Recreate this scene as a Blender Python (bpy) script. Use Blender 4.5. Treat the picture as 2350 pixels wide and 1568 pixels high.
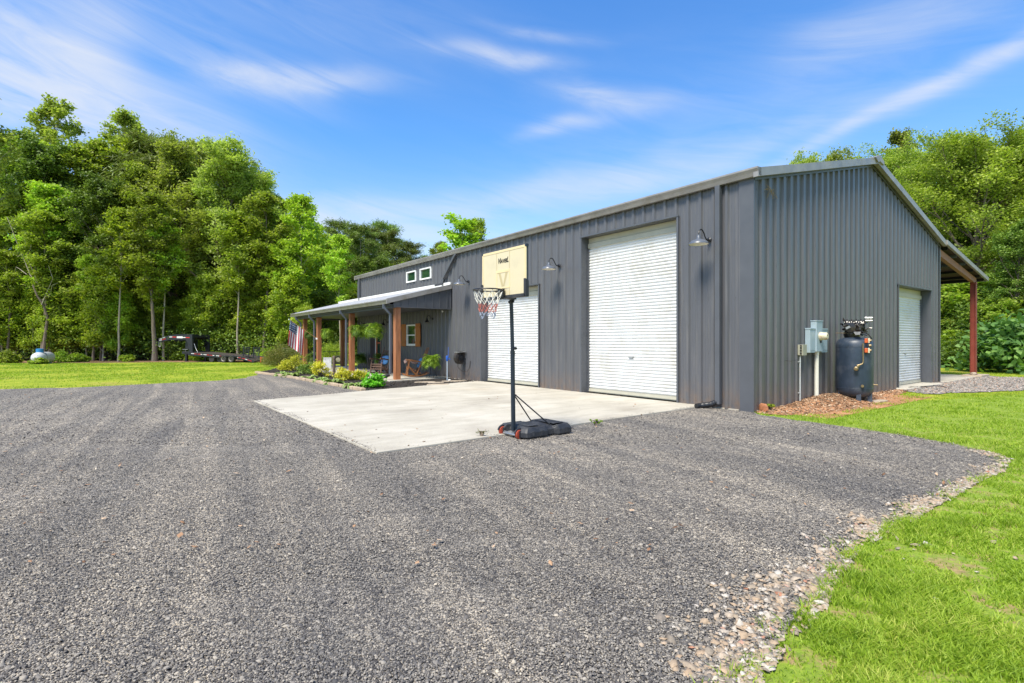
import bpy, bmesh, math, random
import numpy as np
from mathutils import Vector, Matrix
D = bpy.data
for o in list(D.objects): D.objects.remove(o)
scene = bpy.context.scene
COL = scene.collection
R = math.radians
rng = np.random.default_rng(7)
random.seed(7)
# ---------------- camera ----------------
CAMH = 1.40
cd = D.cameras.new('camera'); cam = D.objects.new('camera', cd); COL.objects.link(cam)
cd.sensor_width = 36; cd.lens = 1197/2350*36; cd.clip_start = .05; cd.clip_end = 3000
cam.location = (0, 0, CAMH); cam.rotation_euler = (R(90), 0, 0)
scene.camera = cam
# ---------------- light -----------------
SUN_AZ = math.atan2(-.58, -.81); SUN_EL = R(56)
sd = D.lights.new('sun', 'SUN'); sun = D.objects.new('sun', sd); COL.objects.link(sun)
sd.energy = 3.3; sd.angle = R(20); sd.color = (1, .93, .80)
sdir = Vector((math.sin(SUN_AZ)*math.cos(SUN_EL), math.cos(SUN_AZ)*math.cos(SUN_EL), math.sin(SUN_EL)))
sun.rotation_euler = sdir.to_track_quat('Z', 'Y').to_euler()
scene.view_settings.view_transform = 'Standard'; scene.view_settings.look = 'None'
scene.view_settings.exposure = 1.0; scene.view_settings.gamma = 1

# node helper ---------------------------------------------------------------
class NT:
    def __init__(s, nt): s.t = nt; s.n = nt.nodes; s.l = nt.links
    def node(s, typ, **kw):
        n = s.n.new(typ)
        ins = kw.pop('ins', {})
        for k, v in kw.items(): setattr(n, k, v)
        for k, v in ins.items():
            sock = n.inputs[k]
            if isinstance(v, bpy.types.NodeSocket): s.l.new(v, sock)
            else: sock.default_value = v
        return n
    def math(s, op, a, b=None, c=None, clamp=False):
        n = s.n.new('ShaderNodeMath'); n.operation = op; n.use_clamp = clamp
        for i, v in enumerate((a, b, c)):
            if v is None: continue
            if isinstance(v, bpy.types.NodeSocket): s.l.new(v, n.inputs[i])
            else: n.inputs[i].default_value = v
        return n.outputs[0]
    def noise(s, vec, scale, detail=4, rough=.55, dist=0):
        n = s.node('ShaderNodeTexNoise', ins={'Scale': scale, 'Detail': detail, 'Roughness': rough, 'Distortion': dist})
        if vec is not None: s.l.new(vec, n.inputs['Vector'])
        return n.outputs['Fac']
    def ramp(s, fac, stops, interp='LINEAR'):
        n = s.n.new('ShaderNodeValToRGB'); n.color_ramp.interpolation = interp
        e = n.color_ramp.elements
        while len(e) < len(stops): e.new(.5)
        for el, (p, c) in zip(e, stops): el.position = p; el.color = (c[0], c[1], c[2], 1) if not isinstance(c, (int, float)) else (c, c, c, 1)
        s.l.new(fac, n.inputs[0]); return n.outputs[0]
    def mix(s, fac, a, b, mode='MIX'):
        n = s.n.new('ShaderNodeMix'); n.data_type = 'RGBA'; n.blend_type = mode
        for i, v in ((0, fac), (6, a), (7, b)):
            if isinstance(v, bpy.types.NodeSocket): s.l.new(v, n.inputs[i])
            else: n.inputs[i].default_value = v if i == 0 else (v[0], v[1], v[2], 1)
        return n.outputs[2]

# ---------------- sky -------------------
w = D.worlds.new('World'); scene.world = w; w.use_nodes = True
wt = NT(w.node_tree); w.node_tree.nodes.clear()
sky = wt.node('ShaderNodeTexSky', sky_type='NISHITA', sun_disc=False, sun_elevation=SUN_EL,
              sun_rotation=SUN_AZ % (2*math.pi), air_density=1.0, dust_density=.5, ozone_density=1.6)
geo = wt.node('ShaderNodeTexCoord').outputs['Generated']
sep = wt.node('ShaderNodeSeparateXYZ', ins={0: geo})
az = wt.math('ARCTAN2', sep.outputs[0], sep.outputs[1])
el = wt.math('ARCSINE', sep.outputs[2])
comb = wt.node('ShaderNodeCombineXYZ', ins={0: az, 1: wt.math('MULTIPLY', el, 1.0), 2: 0.0}).outputs[0]
warp = wt.node('ShaderNodeTexNoise', ins={'Vector': comb, 'Scale': 2.2, 'Detail': 3.0})
wsep = wt.node('ShaderNodeSeparateColor', ins={0: warp.outputs['Color']})
waz = wt.math('ADD', az, wt.math('MULTIPLY', wt.math('SUBTRACT', wsep.outputs[0], .5), .16))
wel = wt.math('ADD', el, wt.math('MULTIPLY', wt.math('SUBTRACT', wsep.outputs[1], .5), .13))
def azel(px, py):
    dx, dy = (px-1175)/1197, (784-py)/1197
    return math.atan(dx), math.atan2(dy, math.sqrt(1+dx*dx))
total = None
for (px, py, rx, ry, ang, st) in [
    (120,215,430,95,-14,.95),(215,95,95,85,-40,.62),(60,60,200,110,0,.35),(420,260,230,45,-14,.3),
    (560,185,180,28,-16,.38),(690,205,150,24,6,.75),(1130,150,120,15,-4,.75),(1250,95,120,12,-4,.25),(1400,238,110,19,-9,.62),(1310,296,90,13,5,.5),
    (1200,445,360,28,9,.45),(1600,380,320,22,10,.3),(2040,255,330,15,19,.5),(2250,150,260,22,20,.4),(2050,70,260,50,10,.22),
    (1900,110,90,18,-10,.15),(820,505,160,30,-5,.5),(1000,560,500,60,0,.3),(1700,300,700,160,12,.12),(620,40,500,90,0,.14)]:
    a0, e0 = azel(px, py); c = math.cos(a0)
    sx, sy = rx/1197*c*c, ry/1197*c
    ca, sa = math.cos(R(ang)), math.sin(R(ang))
    da = wt.math('SUBTRACT', waz, a0); de = wt.math('SUBTRACT', wel, e0)
    u = wt.math('MULTIPLY_ADD', da, ca/sx, wt.math('MULTIPLY', de, sa/sx))
    v = wt.math('MULTIPLY_ADD', da, -sa/sy, wt.math('MULTIPLY', de, ca/sy))
    q = wt.math('MULTIPLY_ADD', u, u, wt.math('MULTIPLY', v, v))
    g = wt.math('MULTIPLY', wt.math('EXPONENT', wt.math('MULTIPLY', q, -.9)), st)
    total = g if total is None else wt.math('ADD', total, g)
mp = wt.node('ShaderNodeMapping', ins={'Vector': comb, 'Rotation': (0, 0, R(12)), 'Scale': (1,1,1)})
mp = wt.node('ShaderNodeMapping', ins={'Vector': mp.outputs[0], 'Scale': (1.6, 9.5, 1)})
streak = wt.noise(mp.outputs[0], 2.6, 8, .62, .7)
streak = wt.math('MAXIMUM', wt.math('MULTIPLY_ADD', streak, 3.0, -.65), .05)
cloud = wt.math('MULTIPLY', total, streak)
behind = wt.math('MULTIPLY', wt.math('GREATER_THAN', wt.math('ABSOLUTE', az), 1.57), .28)   # thin cirrus veil in the rest of the sky
cloud = wt.math('SUBTRACT', 1.0, wt.math('EXPONENT', wt.math('MULTIPLY', wt.math('ADD', cloud, behind), -1.15)))
upper = wt.math('MAXIMUM', sep.outputs[2], 0.0)
grade = wt.ramp(upper, [(0, (1.0,1.0,.98)), (.14, (.92,1.02,1.10)), (.36, (.50,.92,1.26)), (.62, (.46,.90,1.36)), (1, (.9,.95,1.0))])
skyc = wt.mix(1.0, sky.outputs[0], grade, 'MULTIPLY')
SKYGAIN = 1.0
cl = wt.mix(cloud, skyc, (3.9, 4.1, 4.5))
bg = wt.node('ShaderNodeBackground', ins={'Color': cl, 'Strength': .105})
wo = wt.node('ShaderNodeOutputWorld', ins={'Surface': bg.outputs[0]})

# ---------------- render settings ------------
scene.render.engine = 'CYCLES'
scene.cycles.max_bounces = 6; scene.cycles.diffuse_bounces = 3; scene.cycles.glossy_bounces = 3
scene.cycles.transparent_max_bounces = 8

# ---------------- mesh helpers ----------
class MB:
    def __init__(s): s.v = []; s.f = []; s.m = []
    def add(s, verts, faces, mi=0):
        b = len(s.v); s.v.extend([tuple(p) for p in verts])
        for f in faces: s.f.append(tuple(b+i for i in f)); s.m.append(mi)
        return s
    def box(s, a, b, mi=0):
        x0,y0,z0 = a; x1,y1,z1 = b
        if x0>x1: x0,x1=x1,x0
        if y0>y1: y0,y1=y1,y0
        if z0>z1: z0,z1=z1,z0
        return s.add([(x0,y0,z0),(x1,y0,z0),(x1,y1,z0),(x0,y1,z0),(x0,y0,z1),(x1,y0,z1),(x1,y1,z1),(x0,y1,z1)],
                     [(0,3,2,1),(4,5,6,7),(0,1,5,4),(1,2,6,5),(2,3,7,6),(3,0,4,7)], mi)
    def bar(s, p, q, wd, ht, mi=0, up=(0,0,1)):
        p = Vector(p); q = Vector(q); d = (q-p).normalized(); up = Vector(up)
        if abs(d.dot(up)) > .98: up = Vector((0,1,0))
        x = d.cross(up).normalized()*wd/2; y = x.cross(d).normalized()*ht/2
        vs = [p-x-y,p+x-y,p+x+y,p-x+y,q-x-y,q+x-y,q+x+y,q-x+y]
        return s.add(vs, [(0,1,2,3),(7,6,5,4),(0,4,5,1),(1,5,6,2),(2,6,7,3),(3,7,4,0)], mi)
    def tube(s, pts, rad, n=8, mi=0, caps=True):
        pts = [Vector(p) for p in pts]
        if isinstance(rad, (int, float)): rad = [rad]*len(pts)
        rings = []; prev = None
        for i, p in enumerate(pts):
            d = (pts[min(i+1,len(pts)-1)]-pts[max(i-1,0)]).normalized()
            if prev is None:
                a = Vector((0,0,1)) if abs(d.z) < .9 else Vector((1,0,0))
                x = d.cross(a).normalized()
            else:
                x = (prev - d*prev.dot(d)).normalized()
            prev = x; y = d.cross(x)
            rings.append([p+(x*math.cos(2*math.pi*k/n)+y*math.sin(2*math.pi*k/n))*rad[i] for k in range(n)])
        vs = [v for r in rings for v in r]; fs = []
        for i in range(len(pts)-1):
            for k in range(n): fs.append((i*n+k, i*n+(k+1)%n, (i+1)*n+(k+1)%n, (i+1)*n+k))
        if caps: fs.append(tuple(range(n))[::-1]); fs.append(tuple((len(pts)-1)*n+k for k in range(n)))
        return s.add(vs, fs, mi)
    def lathe(s, prof, c=(0,0,0), axis='Z', n=20, mi=0):
        vs = []; fs = []
        for (r, h) in prof:
            for k in range(n):
                a = 2*math.pi*k/n; x, y = r*math.cos(a), r*math.sin(a)
                p = (x,y,h) if axis == 'Z' else ((h,x,y) if axis == 'X' else (x,h,y))
                vs.append((p[0]+c[0],p[1]+c[1],p[2]+c[2]))
        for i in range(len(prof)-1):
            for k in range(n): fs.append((i*n+k, i*n+(k+1)%n, (i+1)*n+(k+1)%n, (i+1)*n+k))
        fs.append(tuple(range(n))[::-1]); fs.append(tuple((len(prof)-1)*n+k for k in range(n)))
        return s.add(vs, fs, mi)
    def prism(s, poly, z0, z1, mi=0):
        n = len(poly)
        vs = [(x,y,z0) for x,y in poly]+[(x,y,z1) for x,y in poly]
        fs = [tuple(range(n))[::-1], tuple(n+i for i in range(n))]+[(i,(i+1)%n,n+(i+1)%n,n+i) for i in range(n)]
        return s.add(vs, fs, mi)
    def extrude(s, poly3, d, mi=0):       # polygon of 3D points swept by vector d
        n = len(poly3); d = Vector(d)
        vs = [Vector(p) for p in poly3]; vs = vs+[p+d for p in vs]
        fs = [tuple(range(n))[::-1], tuple(n+i for i in range(n))]+[(i,(i+1)%n,n+(i+1)%n,n+i) for i in range(n)]
        return s.add(vs, fs, mi)
    def build(s, name, mats, parent=None, smooth=False, bevel=0, fix=True):
        me = D.meshes.new(name); me.from_pydata(s.v, [], s.f)
        if not isinstance(mats, (list, tuple)): mats = [mats]
        for m in mats: me.materials.append(m)
        if len(mats) > 1: me.polygons.foreach_set('material_index', s.m)
        if fix:
            bm = bmesh.new(); bm.from_mesh(me); bmesh.ops.recalc_face_normals(bm, faces=bm.faces); bm.to_mesh(me); bm.free()
        o = D.objects.new(name, me); COL.objects.link(o)
        if parent is not None: o.parent = parent
        if bevel:
            b = o.modifiers.new('bevel', 'BEVEL'); b.width = bevel; b.segments = 2; b.limit_method = 'ANGLE'; b.angle_limit = R(40)
        if smooth:
            me.polygons.foreach_set('use_smooth', [True]*len(me.polygons))
            me.update()
            try: me.set_sharp_from_angle(angle=R(42))
            except Exception: pass
        return o
def npmesh(name, verts, faces, mats, parent=None, mi=None):
    verts = np.asarray(verts, dtype=np.float32).reshape(-1, 3); faces = np.asarray(faces, dtype=np.int32)
    me = D.meshes.new(name); k = faces.shape[1]
    me.vertices.add(len(verts)); me.vertices.foreach_set('co', verts.ravel())
    me.loops.add(faces.size); me.loops.foreach_set('vertex_index', faces.ravel())
    me.polygons.add(len(faces)); me.polygons.foreach_set('loop_start', np.arange(0, faces.size, k, dtype=np.int32))
    if not isinstance(mats, (list, tuple)): mats = [mats]
    for m in mats: me.materials.append(m)
    if mi is not None: me.polygons.foreach_set('material_index', np.asarray(mi, dtype=np.int32))
    me.update(calc_edges=True); me.validate()
    o = D.objects.new(name, me); COL.objects.link(o)
    if parent is not None: o.parent = parent
    return o
def tag(o, label=None, cat=None, group=None, kind=None):
    if label: o['label'] = label
    if cat: o['category'] = cat
    if group: o['group'] = group
    if kind: o['kind'] = kind
    return o
def thing(name, label, cat, loc=(0,0,0), rz=0, group=None):
    o = D.objects.new(name, None); o.empty_display_size = .2; COL.objects.link(o)
    o.location = loc; o.rotation_euler = (0,0,rz)
    return tag(o, label, cat, group)
def copy_tree(o, parent=None):
    c = o.copy(); COL.objects.link(c)
    if parent is not None: c.parent = parent
    for ch in list(o.children): copy_tree(ch, c)
    return c

# ---------------- materials -------------
MATS = {}
def mat(name, color=(.5,.5,.5), rough=.6, metal=0, var=0, vscale=6, bump=0, bscale=60, spec=.5, coat=0, grime=None, gscale=3, gamt=.5, stretch=None):
    m = D.materials.new(name); m.use_nodes = True; t = NT(m.node_tree)
    b = t.n['Principled BSDF']; b.inputs['Roughness'].default_value = rough; b.inputs['Metallic'].default_value = metal
    b.inputs['Specular IOR Level'].default_value = spec; b.inputs['Coat Weight'].default_value = coat
    b.inputs['Base Color'].default_value = (*color, 1)
    vec = t.node('ShaderNodeTexCoord').outputs['Object']
    if stretch: vec = t.node('ShaderNodeMapping', ins={'Vector': vec, 'Scale': stretch}).outputs[0]
    if var:
        f = t.noise(vec, vscale, 5, .6)
        c = t.mix(t.ramp(f, [(.3,0.0),(.7,1.0)]), tuple(x*(1-var) for x in color), tuple(min(1,x*(1+var)) for x in color))
        if grime:
            g = t.ramp(t.noise(vec, gscale, 6, .65), [(.5,0.0),(.75,gamt)])
            c = t.mix(g, c, grime)
        t.l.new(c, b.inputs['Base Color'])
        t.l.new(t.math('MULTIPLY_ADD', f, .25, rough-.12), b.inputs['Roughness'])
    if bump:
        bn = t.node('ShaderNodeBump', ins={'Strength': bump, 'Distance': .01, 'Height': t.noise(vec, bscale, 4, .6)})
        t.l.new(bn.outputs[0], b.inputs['Normal'])
    MATS[name] = m; return m
def leafmat(name, cols, trans=.5, rough=.5, scale=.5, spec=.3, k_=1.75, hv=True):
    cols = [(c[0]*k_*(1.28 if c[0] < .62*c[1] else .98), c[1]*k_*(.94 if c[0] < .62*c[1] else 1.0), c[2]*k_*1.1) for c in cols]
    """leaf colour differs leaf by leaf and, gently, clump by clump (age and kind of the leaf)"""
    m = D.materials.new(name); m.use_nodes = True; t = NT(m.node_tree)
    b = t.n['Principled BSDF']; b.inputs['Roughness'].default_value = rough; b.inputs['Specular IOR Level'].default_value = spec
    ri = t.node('ShaderNodeNewGeometry').outputs['Random Per Island']
    oc = t.node('ShaderNodeTexCoord').outputs['Object']
    oi = t.node('ShaderNodeObjectInfo').outputs['Random']
    n = t.noise(oc, scale, 3, .6)
    f = t.math('ADD', t.math('MULTIPLY', ri, .5), t.math('MULTIPLY', t.math('SUBTRACT', n, .25), 1.0), clamp=True)
    f = t.math('ADD', f, t.math('MULTIPLY', t.math('SUBTRACT', oi, .5), .4), clamp=True)
    k = len(cols); c = t.ramp(f, [(i/(k-1), cols[i]) for i in range(k)])
    c = t.node('ShaderNodeHueSaturation', ins={'Hue': t.math('MULTIPLY_ADD', oi, .034 if hv else 0.0, .478 if hv else .5), 'Saturation': .97, 'Value': 1.0, 'Color': c}).outputs[0]
    t.l.new(c, b.inputs['Base Color'])
    tr = t.node('ShaderNodeBsdfTranslucent'); t.l.new(t.mix(1.0, c, (1.15,1.35,.55), 'MULTIPLY'), tr.inputs['Color'])
    ms = t.node('ShaderNodeMixShader', ins={0: trans}); t.l.new(b.outputs[0], ms.inputs[1]); t.l.new(tr.outputs[0], ms.inputs[2])
    t.l.new(ms.outputs[0], t.n['Material Output'].inputs['Surface'])
    return m
def rotscale(t, vec, ang, sc):
    v = t.node('ShaderNodeMapping', ins={'Vector': vec, 'Rotation': (0,0,R(ang))}).outputs[0]
    return t.node('ShaderNodeMapping', ins={'Vector': v, 'Scale': sc}).outputs[0]
def tracks(t, oc):                    # wheel-worn lanes: pale dusty fines between darker loose ridges, curving gently
    y = t.node('ShaderNodeSeparateXYZ', ins={0: oc}); bend = t.math('MULTIPLY', t.math('POWER', t.math('ABSOLUTE', y.outputs[1]), 1.7), .018)
    v = t.node('ShaderNodeCombineXYZ', ins={0: t.math('ADD', y.outputs[0], bend), 1: y.outputs[1], 2: 0.0}).outputs[0]
    a = t.noise(rotscale(t, v, -22, (1.9,.13,1)), 1.0, 5, .65, .5); b = t.noise(oc, .7, 6, .7)
    f = t.math('ADD', t.math('MULTIPLY', a, .7), t.math('MULTIPLY', b, .3))
    return t.ramp(f, [(.37,(.80,.79,.79)),(.5,(1.10,1.06,1.0)),(.63,(1.62,1.52,1.36))])
def stonemat(name, cols, rough=.8, big=None, bump=.0, interp='LINEAR', track=False):
    m = D.materials.new(name); m.use_nodes = True; t = NT(m.node_tree)
    b = t.n['Principled BSDF']; b.inputs['Roughness'].default_value = rough
    ri = t.node('ShaderNodeNewGeometry').outputs['Random Per Island']
    c = t.ramp(ri, cols, interp)
    oc = t.node('ShaderNodeTexCoord').outputs['Object']
    c = t.mix(.6, c, t.ramp(t.noise(oc, 90, 3, .7), [(.25,(.55,.55,.55)),(.75,(1.35,1.33,1.3))]), 'MULTIPLY')
    if big: c = t.mix(1.0, c, t.ramp(t.noise(oc, big, 3, .5), [(.3,(.8,.8,.8)),(.7,(1.15,1.14,1.12))]), 'MULTIPLY')
    if track: c = t.mix(1.0, c, tracks(t, oc), 'MULTIPLY')
    t.l.new(c, b.inputs['Base Color']); return m

M = {}
def wallmat(name, col):
    m = D.materials.new(name); m.use_nodes = True; t = NT(m.node_tree); b = t.n['Principled BSDF']
    oc = t.node('ShaderNodeTexCoord').outputs['Object']
    f = t.noise(oc, .8, 4, .6)
    c = t.mix(f, tuple(x*.9 for x in col), tuple(x*1.1 for x in col))
    st = t.node('ShaderNodeMapping', ins={'Vector': oc, 'Scale': (6, 6, .35)}).outputs[0]
    c = t.mix(t.ramp(t.noise(st, 2.2, 4, .6), [(.48,0.0),(.75,.5)]), c, (.17,.16,.15))      # faint vertical run-off film
    z = t.node('ShaderNodeSeparateXYZ', ins={0: oc}).outputs[2]
    mud = t.math('MULTIPLY', t.ramp(z, [(0.0,1.0),(.6,0.0)]), t.ramp(t.noise(oc, 5, 5, .7), [(.35,0.0),(.75,.8)]))
    c = t.mix(mud, c, (.20,.12,.065))       # red clay splashed on the foot of the wall
    t.l.new(c, b.inputs['Base Color']); t.l.new(t.math('MULTIPLY_ADD', f, .2, .27), b.inputs['Roughness'])
    b.inputs['Specular IOR Level'].default_value = .55
    bn = t.node('ShaderNodeBump', ins={'Strength': .3, 'Distance': .02, 'Height': t.noise(oc, 1.7, 2, .5)})
    t.l.new(bn.outputs[0], b.inputs['Normal']); return m
M['wall'] = wallmat('charcoal_siding', (.092,.094,.104))
M['trim'] = mat('charcoal_trim', (.085,.09,.102), .38, var=.1, vscale=2)
M['gutter'] = mat('weathered_gutter', (.30,.285,.27), .42, var=.16, vscale=3, grime=(.17,.145,.10), gscale=2.2, gamt=.7, metal=.25)
M['roofmetal'] = mat('galvalume_roof', (.55,.55,.55), .38, metal=.45, var=.07, vscale=2)
M['doorwhite'] = mat('rollup_white', (.66,.665,.65), .42, var=.05, vscale=2, grime=(.46,.42,.31), gscale=2.2, gamt=.6)
M['doorcream'] = mat('rollup_cream', (.46,.44,.35), .45, var=.08, vscale=3)
M['wood'] = mat('stained_post', (.36,.14,.055), .65, var=.4, vscale=3, bump=.4, bscale=20, grime=(.16,.12,.10), gscale=1.5, gamt=.7, stretch=(6,6,.5))
M['shutter'] = mat('shutter_wood', (.36,.125,.022), .55, var=.3, vscale=3, stretch=(8,8,.7), bump=.2, bscale=20)
M['log'] = mat('log_wood', (.26,.105,.035), .5, var=.45, vscale=12)
M['logdark'] = mat('old_log_wood', (.13,.075,.05), .6, var=.45, vscale=12)
M['redoxide'] = mat('red_oxide_steel', (.27,.055,.032), .55, var=.18, vscale=3, grime=(.13,.07,.045), gamt=.5)
M['beamwood'] = mat('brown_beam', (.26,.115,.06), .6, var=.25, vscale=4)
M['black'] = mat('black_metal', (.012,.013,.016), .38, var=.3, vscale=10)
M['blackp'] = mat('black_plastic', (.022,.024,.029), .5, var=.3, vscale=8, bump=.1, grime=(.16,.15,.14), gscale=5, gamt=.35)
M['navy'] = mat('dark_navy_pole', (.012,.02,.032), .35, var=.2, vscale=5)
M['white'] = mat('white_vinyl', (.78,.78,.76), .4, var=.03)
M['glass'] = mat('dark_glass', (.012,.045,.025), .04, spec=.9)
M['lampgrey'] = mat('grey_enamel', (.10,.115,.145), .35, var=.1)
M['lampwhite'] = mat('cream_enamel', (.75,.72,.62), .4)
M['board'] = mat('yellowed_acrylic', (.64,.56,.37), .45, var=.07, vscale=5, grime=(.5,.42,.22), gscale=5, gamt=.4)
M['boardline'] = mat('board_cream_line', (.74,.59,.33), .5, var=.06)
M['netw'] = mat('net_white', (.75,.72,.64), .9); M['netr'] = mat('net_red', (.45,.14,.11), .9); M['netb'] = mat('net_blue', (.33,.37,.46), .9)
M['red'] = mat('red_plastic', (.38,.06,.03), .5, var=.3); M['ink'] = mat('black_ink', (.01,.01,.01), .6)
M['elec'] = mat('grey_blue_enclosure', (.33,.42,.47), .42, var=.06, vscale=6, grime=(.3,.27,.2), gamt=.25)
M['beige'] = mat('beige_box', (.33,.33,.25), .55, var=.1)
M['meter'] = mat('meter_cream', (.62,.58,.42), .45, var=.12, vscale=20, grime=(.4,.14,.06), gscale=12, gamt=.8)
M['pvc'] = mat('pvc_pipe', (.68,.67,.58), .45, var=.1, vscale=3, grime=(.42,.33,.16), gscale=3, gamt=.6)
M['conduit'] = mat('grey_conduit', (.42,.45,.45), .5, var=.1, grime=(.3,.12,.06), gamt=.6)
M['tankblue'] = mat('faded_blue_tank', (.024,.038,.062), .42, var=.25, vscale=4, grime=(.14,.15,.17), gscale=2.5, gamt=.5)
M['oily'] = mat('oily_black', (.014,.014,.016), .22, var=.5, vscale=20, grime=(.12,.08,.05), gamt=.4)
M['steel'] = mat('bare_steel', (.42,.42,.42), .35, metal=.7, var=.2, vscale=10)
M['orange'] = mat('orange_plastic', (.55,.10,.02), .5, var=.25, vscale=20)
M['brass'] = mat('dull_brass', (.25,.19,.10), .4, metal=.6, var=.3, vscale=20)
M['rubber'] = mat('tyre_rubber', (.03,.028,.027), .8, var=.2)
M['rim'] = mat('tan_grey_rim', (.36,.32,.27), .5, var=.2)
M['tapew'] = mat('tape_white', (.75,.75,.75), .4); M['taper'] = mat('tape_red', (.5,.02,.02), .4)
M['trailer'] = mat('trailer_black', (.014,.016,.022), .45, var=.3)
M['tankwhite'] = mat('white_tank', (.62,.63,.64), .4, var=.1, vscale=3, grime=(.25,.2,.12), gscale=3, gamt=.7)
M['bluelid'] = mat('blue_lid', (.03,.22,.50), .5, var=.1)
M['bluep'] = mat('blue_paint', (.02,.10,.42), .4); M['galv'] = mat('galvanised_pipe', (.48,.55,.62), .4, metal=.4)
M['cushion'] = mat('blue_cushion', (.10,.27,.55), .9, var=.2, vscale=15, bump=.3)
M['blanket'] = mat('patterned_throw', (.30,.2,.17), .95, var=.6, vscale=30)
M['weathered'] = mat('weathered_white_board', (.60,.59,.56), .7, var=.08, vscale=4, grime=(.12,.10,.09), gscale=9, gamt=.9)
M['bollard'] = mat('grey_brown_timber', (.13,.095,.07), .8, var=.3, vscale=3, stretch=(8,8,.8))
M['reddoor'] = mat('red_orange_door', (.42,.09,.035), .5, var=.15)
M['bark'] = mat('bark', (.16,.125,.095), .9, var=.4, vscale=3, bump=.8, bscale=14, stretch=(3,3,.6))
M['barkl'] = mat('pale_bark', (.33,.28,.22), .85, var=.3, vscale=3, bump=.5, bscale=14, stretch=(3,3,.6))
M['deadwood'] = mat('dead_wood', (.36,.32,.26), .85, var=.2)
M['potdark'] = mat('dark_pot', (.03,.025,.02), .7)
M['drum'] = mat('fern_basket', (.03,.03,.022), .8, var=.3)
M['soffit'] = mat('dark_soffit', (.07,.075,.088), .5, var=.08)
# foliage
M['leaf1'] = leafmat('leaf_mid', [(.035,.07,.012),(.085,.165,.018),(.155,.255,.026),(.25,.36,.04)], scale=.45)
M['leaf2'] = leafmat('leaf_olive', [(.06,.08,.018),(.14,.17,.03),(.23,.26,.045),(.32,.34,.08)], scale=.5)
M['leaf3'] = leafmat('leaf_bright', [(.04,.10,.01),(.105,.21,.016),(.19,.31,.022),(.29,.41,.045)], trans=.45, scale=.6)
M['leaf4'] = leafmat('leaf_pine', [(.03,.06,.016),(.07,.12,.025),(.125,.185,.035),(.19,.25,.055)], trans=.3, scale=.6)
M['leaf5'] = leafmat('leaf_deep', [(.02,.052,.010),(.05,.115,.016),(.09,.185,.024),(.15,.27,.035)], trans=.3, scale=.45)
M['leafbig'] = leafmat('leaf_broad', [(.02,.08,.02),(.045,.15,.03),(.09,.24,.045),(.17,.34,.08)], trans=.35, scale=.9)
M['fern'] = leafmat('fern_green', [(.015,.05,.006),(.06,.15,.012),(.15,.28,.02),(.30,.44,.035)], trans=.35, scale=3, hv=False)
M['ferndark'] = leafmat('fern_dark', [(.015,.05,.008),(.04,.11,.012),(.08,.18,.02),(.13,.25,.03)], trans=.35, scale=3)
M['yellow'] = leafmat('yellow_leaf', [(.12,.18,.015),(.40,.42,.03),(.70,.62,.04),(.85,.72,.10)], trans=.35, scale=5, k_=1.0, hv=False)
M['hosepipe'] = mat('hose_rubber', (.05,.042,.035), .35, var=.3)
M['hosta'] = leafmat('hosta_green', [(.05,.15,.015),(.10,.25,.02),(.15,.32,.03)], trans=.3, scale=4, k_=1.1)
M['hostarim'] = leafmat('hosta_cream', [(.38,.50,.16),(.48,.58,.25)], trans=.3, scale=4, k_=1.0)
M['lime'] = leafmat('bright_green_leaf', [(.03,.16,.01),(.07,.30,.015),(.12,.42,.03)], trans=.4, scale=4)
M['russet'] = leafmat('russet_leaf', [(.06,.09,.015),(.12,.15,.025),(.20,.19,.035),(.26,.16,.04)], trans=.3, scale=2, k_=1.0)
M['grass'] = leafmat('grass_blade', [(.11,.17,.010),(.20,.30,.013),(.30,.41,.02),(.52,.50,.10)], trans=.4, scale=2.2, k_=1.1, hv=False)
M['graveldots'] = stonemat('gravel_stone', [(0,(.045,.043,.045)),(.3,(.10,.096,.097)),(.6,(.18,.172,.163)),(.82,(.28,.262,.235)),(.97,(.32,.30,.268)),(1,(.42,.38,.32))], track=True)
M['tanstone'] = stonemat('tan_stone', [(0,(.17,.15,.13)),(.25,(.30,.245,.18)),(.5,(.38,.275,.18)),(.75,(.40,.34,.27)),(.96,(.5,.46,.40)),(1,(.36,.15,.08))])
M['greystone'] = stonemat('grey_stone', [(0,(.12,.11,.10)),(.4,(.27,.25,.23)),(.8,(.40,.36,.32)),(1,(.35,.2,.13))])
M['litter'] = stonemat('leaf_litter', [(0,(.10,.055,.03)),(.3,(.25,.13,.065)),(.7,(.42,.26,.15)),(1,(.60,.46,.32))])
M['mulchbits'] = stonemat('mulch_chip', [(0,(.012,.010,.009)),(.6,(.035,.028,.022)),(1,(.09,.07,.05))])
M['flag_r'] = mat('flag_red', (.50,.05,.06), .8); M['flag_w'] = mat('flag_white', (.85,.83,.82), .8); M['flag_b'] = mat('flag_blue', (.015,.05,.13), .8)
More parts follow.
